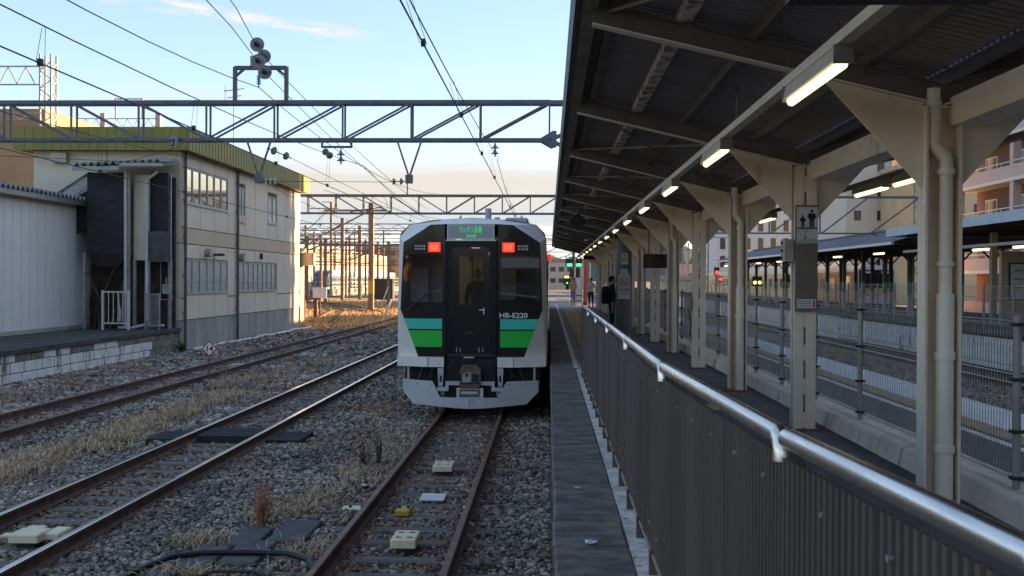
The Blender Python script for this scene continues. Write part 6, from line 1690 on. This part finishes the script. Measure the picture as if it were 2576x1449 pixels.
def flat_truss(o, x0, x1, y, zb_, zt, pitch, th=.09):
    MB().box(x0, x1, y - .05, y + .05, zt - th, zt).build('top_chord', m_galv_lt, o); MB().box(x0, x1, y - .05, y + .05, zb_, zb_ + th).build('bottom_chord', m_galv_lt, o)
    x = x0; k = 0
    while x + pitch <= x1 + .01:
        a, b = (zb_ + th, zt - th) if k % 2 == 0 else (zt - th, zb_ + th)
        MB().bar((x, y, a), (x + pitch, y, b), .06, .06).build('diagonal', m_galv_lt, o); x += pitch; k += 1
flat_truss(lm, -45, -33.7, 69, 15.3, 16.6, .6); flat_truss(lm, -40, -33.7, 69, 13.0, 13.5, .8, .06)
vg = thing('viaduct_gantry', 'distant pale lattice gantry over the viaduct above the green roof', 'gantry', (-46, 108, 13))
flat_truss(vg, -52, -40.3, 108, 18.0, 19.1, .55)
for x in (-52, -46.3, -40.5): MB().bar((x, 108, 12), (x, 108, 19.6), .5, .5).build('mast', m_galv_lt, vg)
for x in (-45.0, -42.2): MB().bar((x, 108, 19.1), (x, 108, 21.2), .14, .14).build('stub', m_galv_lt, vg)
MB().bar((-45, 108, 21.1), (-42.2, 108, 21.1), .12).build('cross_arm', m_galv_lt, vg)
an = thing('tv_antenna', 'thin television antenna mast rising behind the green roof', 'antenna', (-15.7, 52, 8))
MB().cyl((-15.7, 52, 7.9), (-15.7, 52, 11.9), .03, n=6).build('mast', m_galv, an)
for z, w in ((11.85, .5), (11.5, .35)): MB().bar((-15.7 - w, 52, z), (-15.7 + w, 52, z + .12), .03).build('boom', m_dark, an)
for i in range(5): MB().bar((-16.1 + i * .2, 51.8, 11.85 + i * .02), (-16.1 + i * .2, 52.2, 11.85 + i * .02), .02).build('element', m_dark, an)
MB().bar((-16.15, 52, 11.3), (-16.15, 52, 12.1), .02).build('element', m_dark, an)

# ================================================================== FAR YARD in the low sun
m_pole = mat('brown_steel_pole', (.24, .165, .115), (.18, .13, .095), 2, .7)
YP = [(-14.9, 88, 8.9, 'with yellow band, nearest in the yard'), (-26, 132, 10.2, 'tall and thick, left of the yellow-banded one'), (-24.7, 137, 9.5, 'between the yellow-banded and the thick pole'), (-34, 179, 10.0, 'behind the thick pole'),
      (-37, 178, 15.6, 'tallest, topped with a small arm'), (-32, 147, 8.7, 'leftmost by the building end'), (-43, 185, 12.0, 'slim, near the building end'), (-20, 175, 9, 'small, just left of the train'), (3.5, 150, 9, 'right of the train far off'), (6.5, 175, 9, 'furthest right beyond the platform end')]
for i, (px2, y, h) in enumerate(((768, 120, 7.5), (786, 165, 10), (815, 105, 6.5), (840, 205, 12), (868, 150, 8), (890, 215, 13), (917, 170, 9), (948, 140, 7.5), (962, 200, 12), (975, 110, 6.5))):
    YP.append((round((px2 - 1380) * y / 2650, 1), y, h, f'{ORD[i]} of the slim ones counted from the building end'.replace('nearest of', 'first of')))
for i, (x, y, h, d) in enumerate(YP):
    o = thing('yard_pole', f'brown steel yard pole, {d}', 'pole', (x, y, GZ), 'poles in the sunny yard')
    w = .42 if i < 3 else .36 if i < 10 else .28
    MB().box(x - w / 2, x + w / 2, y - w / 2, y + w / 2, GZ, h).build('shaft', m_pole, o)
    MB().bar((x - (7 if i % 2 else 4), y, h * .93), (x + 1.3, y, h * .93), .16, .16).build('cross_beam', m_pole, o)
    MB().bar((x - 4, y, h * .70), (x - .1, y, h * .93), .12, .12).build('brace', m_pole, o)
    MB().bar((x - 6, y, h * .62), (x + 4, y, h * .60), .10, .10).build('cross_beam', m_pole, o)
    if i == 0: MB().box(x - w / 2 - .01, x + w / 2 + .01, y - w / 2 - .01, y + w / 2 + .01, 1.3, 2.4).build('yellow_band', mat('warning_yellow', (.50, .30, .05), rough=.6), o)
    if i == 4: MB().bar((x - 1.6, y, h), (x, y, h), .12).build('top_arm', m_pole, o)
for i, (yy, x0, x1, z) in enumerate(((120, -40, -12, 8.0), (155, -55, -8, 9.2), (200, -70, 6, 10.2), (240, -85, 12, 11))):
    g = thing('yard_gantry', f'{ORD[i]} gantry beam crossing the sunny yard behind the train', 'gantry', (x0, yy, z), 'gantries in the sunny yard')
    flat_truss(g, x0, x1, yy, z, z + .9, 1.2, .13)
    for x in (x0, x1): MB().bar((x, yy, GZ), (x, yy, z + 1.1), .4, .4).build('mast', m_galv_lt, g)
yw = thing('yard_wires', 'tangle of thin wires strung over the sunny yard', 'wires', (-25, 140, 6))
for i in range(16):
    x = -60 + i * 4.2 + random.uniform(-1, 1); z = random.uniform(4.6, 8.0)
    MB().tube(sag(x, 80 + random.uniform(0, 20), z, x + random.uniform(-12, 4), 240, z + random.uniform(-1, 1), .3, 8), .022, 4, False).build('wire', m_wire, yw)
for i in range(10):
    y = 95 + i * 14; MB().tube(sag(-60, y, random.uniform(5, 8), 4, y + random.uniform(-4, 4), random.uniform(5, 8), .4, 8), .022, 4, False).build('wire', m_wire, yw)
bt = thing('blue_train', 'blue and white train standing in the far yard behind a green railing', 'train', (-41, 188, 0))
m_bl = mat('train_pale_blue', (.34, .42, .55), (.30, .37, .50), .3, .5); m_nv = mat('train_navy', (.04, .06, .16), rough=.4)
for i, y in enumerate((192, 212.5, 233, 253.5)):
    MB().box(-42.8, -40, y, y + 20, 1.0, 3.9).build('car_body', m_bl, bt); MB().box(-42.7, -40.1, y + .1, y + 19.9, 3.901, 4.15).build('car_roof', m_white, bt)
    MB().box(-39.998, -39.95, y + .3, y + 19.7, 2.2, 3.1).build('window_band', m_nv, bt); MB().box(-39.998, -39.96, y, y + 20, 1.2, 1.6).build('stripe', m_nv, bt)
MB().prism([(-42.7, 192, 1.0), (-42.7, 192, 3.85), (-42.7, 190.6, 3.4), (-42.7, 189.0, 2.2), (-42.7, 188.6, 1.0)], (2.6, 0, 0)).build('nose', m_nv, bt)
pw = thing('yard_platform', 'low staging platform with green railing in front of the blue train', 'platform', (-36, 200, GZ))
MB().box(-38.5, -36, 120, 280, GZ, .8).build('deck', m_conc, pw)
m_grail = mat('green_railing', (.20, .28, .19), rough=.6)
for z in (1.3, 2.0, 2.7): MB().box(-36.1, -36.0, 120, 280, z, z + .1).build('rail', m_grail, pw)
for i in range(54): MB().box(-36.12, -35.98, 120 + i * 3, 120.12 + i * 3, GZ, 2.8).build('post', m_grail, pw)
for i in range(26): MB().box(-35.98, -35.9, 122 + i * 6, 124.2 + i * 6, GZ + .2, .75).build('under_panel', m_dark, pw)
wh = thing('warehouse', 'long cream warehouse wall catching the sun behind the yard', 'warehouse', (-65, 330, GZ))
MB().box(-85, -58, 232, 430, GZ, 9.6).build('wall', mat('warehouse_cream', (.50, .43, .32), (.44, .38, .285), .2, .8), wh); MB().box(-86, -57.5, 231, 431, 9.602, 10.6).build('roof', m_conc, wh)
for i in range(24): MB().box(-57.98, -57.9, 236 + i * 8, 240.6 + i * 8, 3.6, 5.4).build('window', m_conc_wall, wh)
for i in range(12): MB().box(-57.98, -57.7, 234 + i * 16, 234.5 + i * 16, GZ, 9.5).build('pilaster', m_conc, wh)
block('far_house', 'flat-roofed grey building far behind the yard', -24, -6, 330, 345, 9, m_conc_wall, 2, 6, None, 1.6, 1.3)
block('far_house', 'pale building far behind, just past the platform end', 0, 12, 300, 315, 8, mat('pale_far', (.44, .42, .38), rough=.8), 2, 5, None, 1.5, 1.3)
block('far_house', 'brown roofed house far behind the warehouse', -70, -52, 380, 395, 14, mat('brown_far', (.30, .22, .15), rough=.8), 3, 6, None, 1.6, 1.4)
block('far_house', 'wide white building on the skyline left of the train', -50, -28, 420, 440, 17, mat('white_far', (.52, .50, .46), rough=.8), 3, 8, None, 1.6, 1.4)
# fence posts by the annexe and leaning stakes
o = thing('dark_frame', 'rusty steel frame with two posts in the sun past the building', 'frame', (-16.2, 71, GZ))
for x in (-16.6, -15.8): MB().box(x - .12, x + .12, 70.9, 71.1, GZ, 1.1).build('post', m_rust, o)
MB().box(-17.0, -15.4, 70.85, 71.15, 1.102, 1.22).build('top_bar', m_rust, o)
for i, (x, y, h, l) in enumerate(((-10.2, 64, 1.3, .6), (-9.4, 95, 3.2, -.5), (-16, 100, 1.8, .7))):
    o = MB().bar((x, y, GZ), (x + l, y, h), .1, .1).build('leaning_stake', m_wallp); tag(o, f'{("short", "tall thin", "distant")[i]} yellowish stake leaning in the sunny yard', 'stake')
o = thing('equipment_cabinet', 'dark equipment cabinet standing in the sunny yard', 'cabinet', (-22, 140, GZ)); MB().cbox(-23.6, -20.6, 139, 140.5, GZ, 2.6, .1).build('case', m_dark, o)
o = thing('white_notice', 'small white notice board by the annexe in the sun', 'notice', (-16.4, 75, GZ)); MB().box(-16.9, -15.9, 75, 75.06, 1.1, 1.9).build('board', m_white, o); MB().box(-16.45, -16.35, 75.07, 75.15, GZ, 1.9).build('leg', m_rust, o)
# dry grass verge in the yard
V = []; F = []
for _ in range(60000):
    y = 57 + 75 * random.random() ** 1.3; x = random.uniform(-.42 * y, -4); h = random.uniform(.06, .26); t = random.uniform(0, 6.28); w = .05; oo = len(V)
    dx, dy = math.cos(t), math.sin(t); V += [(x - dy * w, y + dx * w, GZ), (x + dy * w, y - dx * w, GZ), (x + dx * h * .6, y + dy * h * .6, GZ + h)]; F.append((oo, oo + 1, oo + 2))
me = bpy.data.meshes.new('yard_grass'); me.from_pydata(V, [], F); me.update(); link('yard_grass', me, mat('golden_dry_grass', (.60, .42, .22), (.48, .34, .18), .5, .95, island=.3), kind='stuff')
# hills on the horizon
mb = MB(); V = []; n = 120
for i in range(n + 1):
    x = -1900 + 3800 * i / n; h = 52 + 26 * math.sin(i * .21) + 14 * math.sin(i * .55 + 1) + 7 * math.sin(i * 1.3)
    V += [(x, 2400, GZ - 1), (x, 2520, max(20, h)), (x, 2900, GZ - 1)]
F = []
for i in range(n): a = 3 * i; F += [(a, a + 3, a + 4, a + 1), (a + 1, a + 4, a + 5, a + 2)]
mb.add(V, F); mb.build('hills', mat('wooded_hills', (.10, .115, .10), (.13, .135, .11), .01, .95), kind='structure')
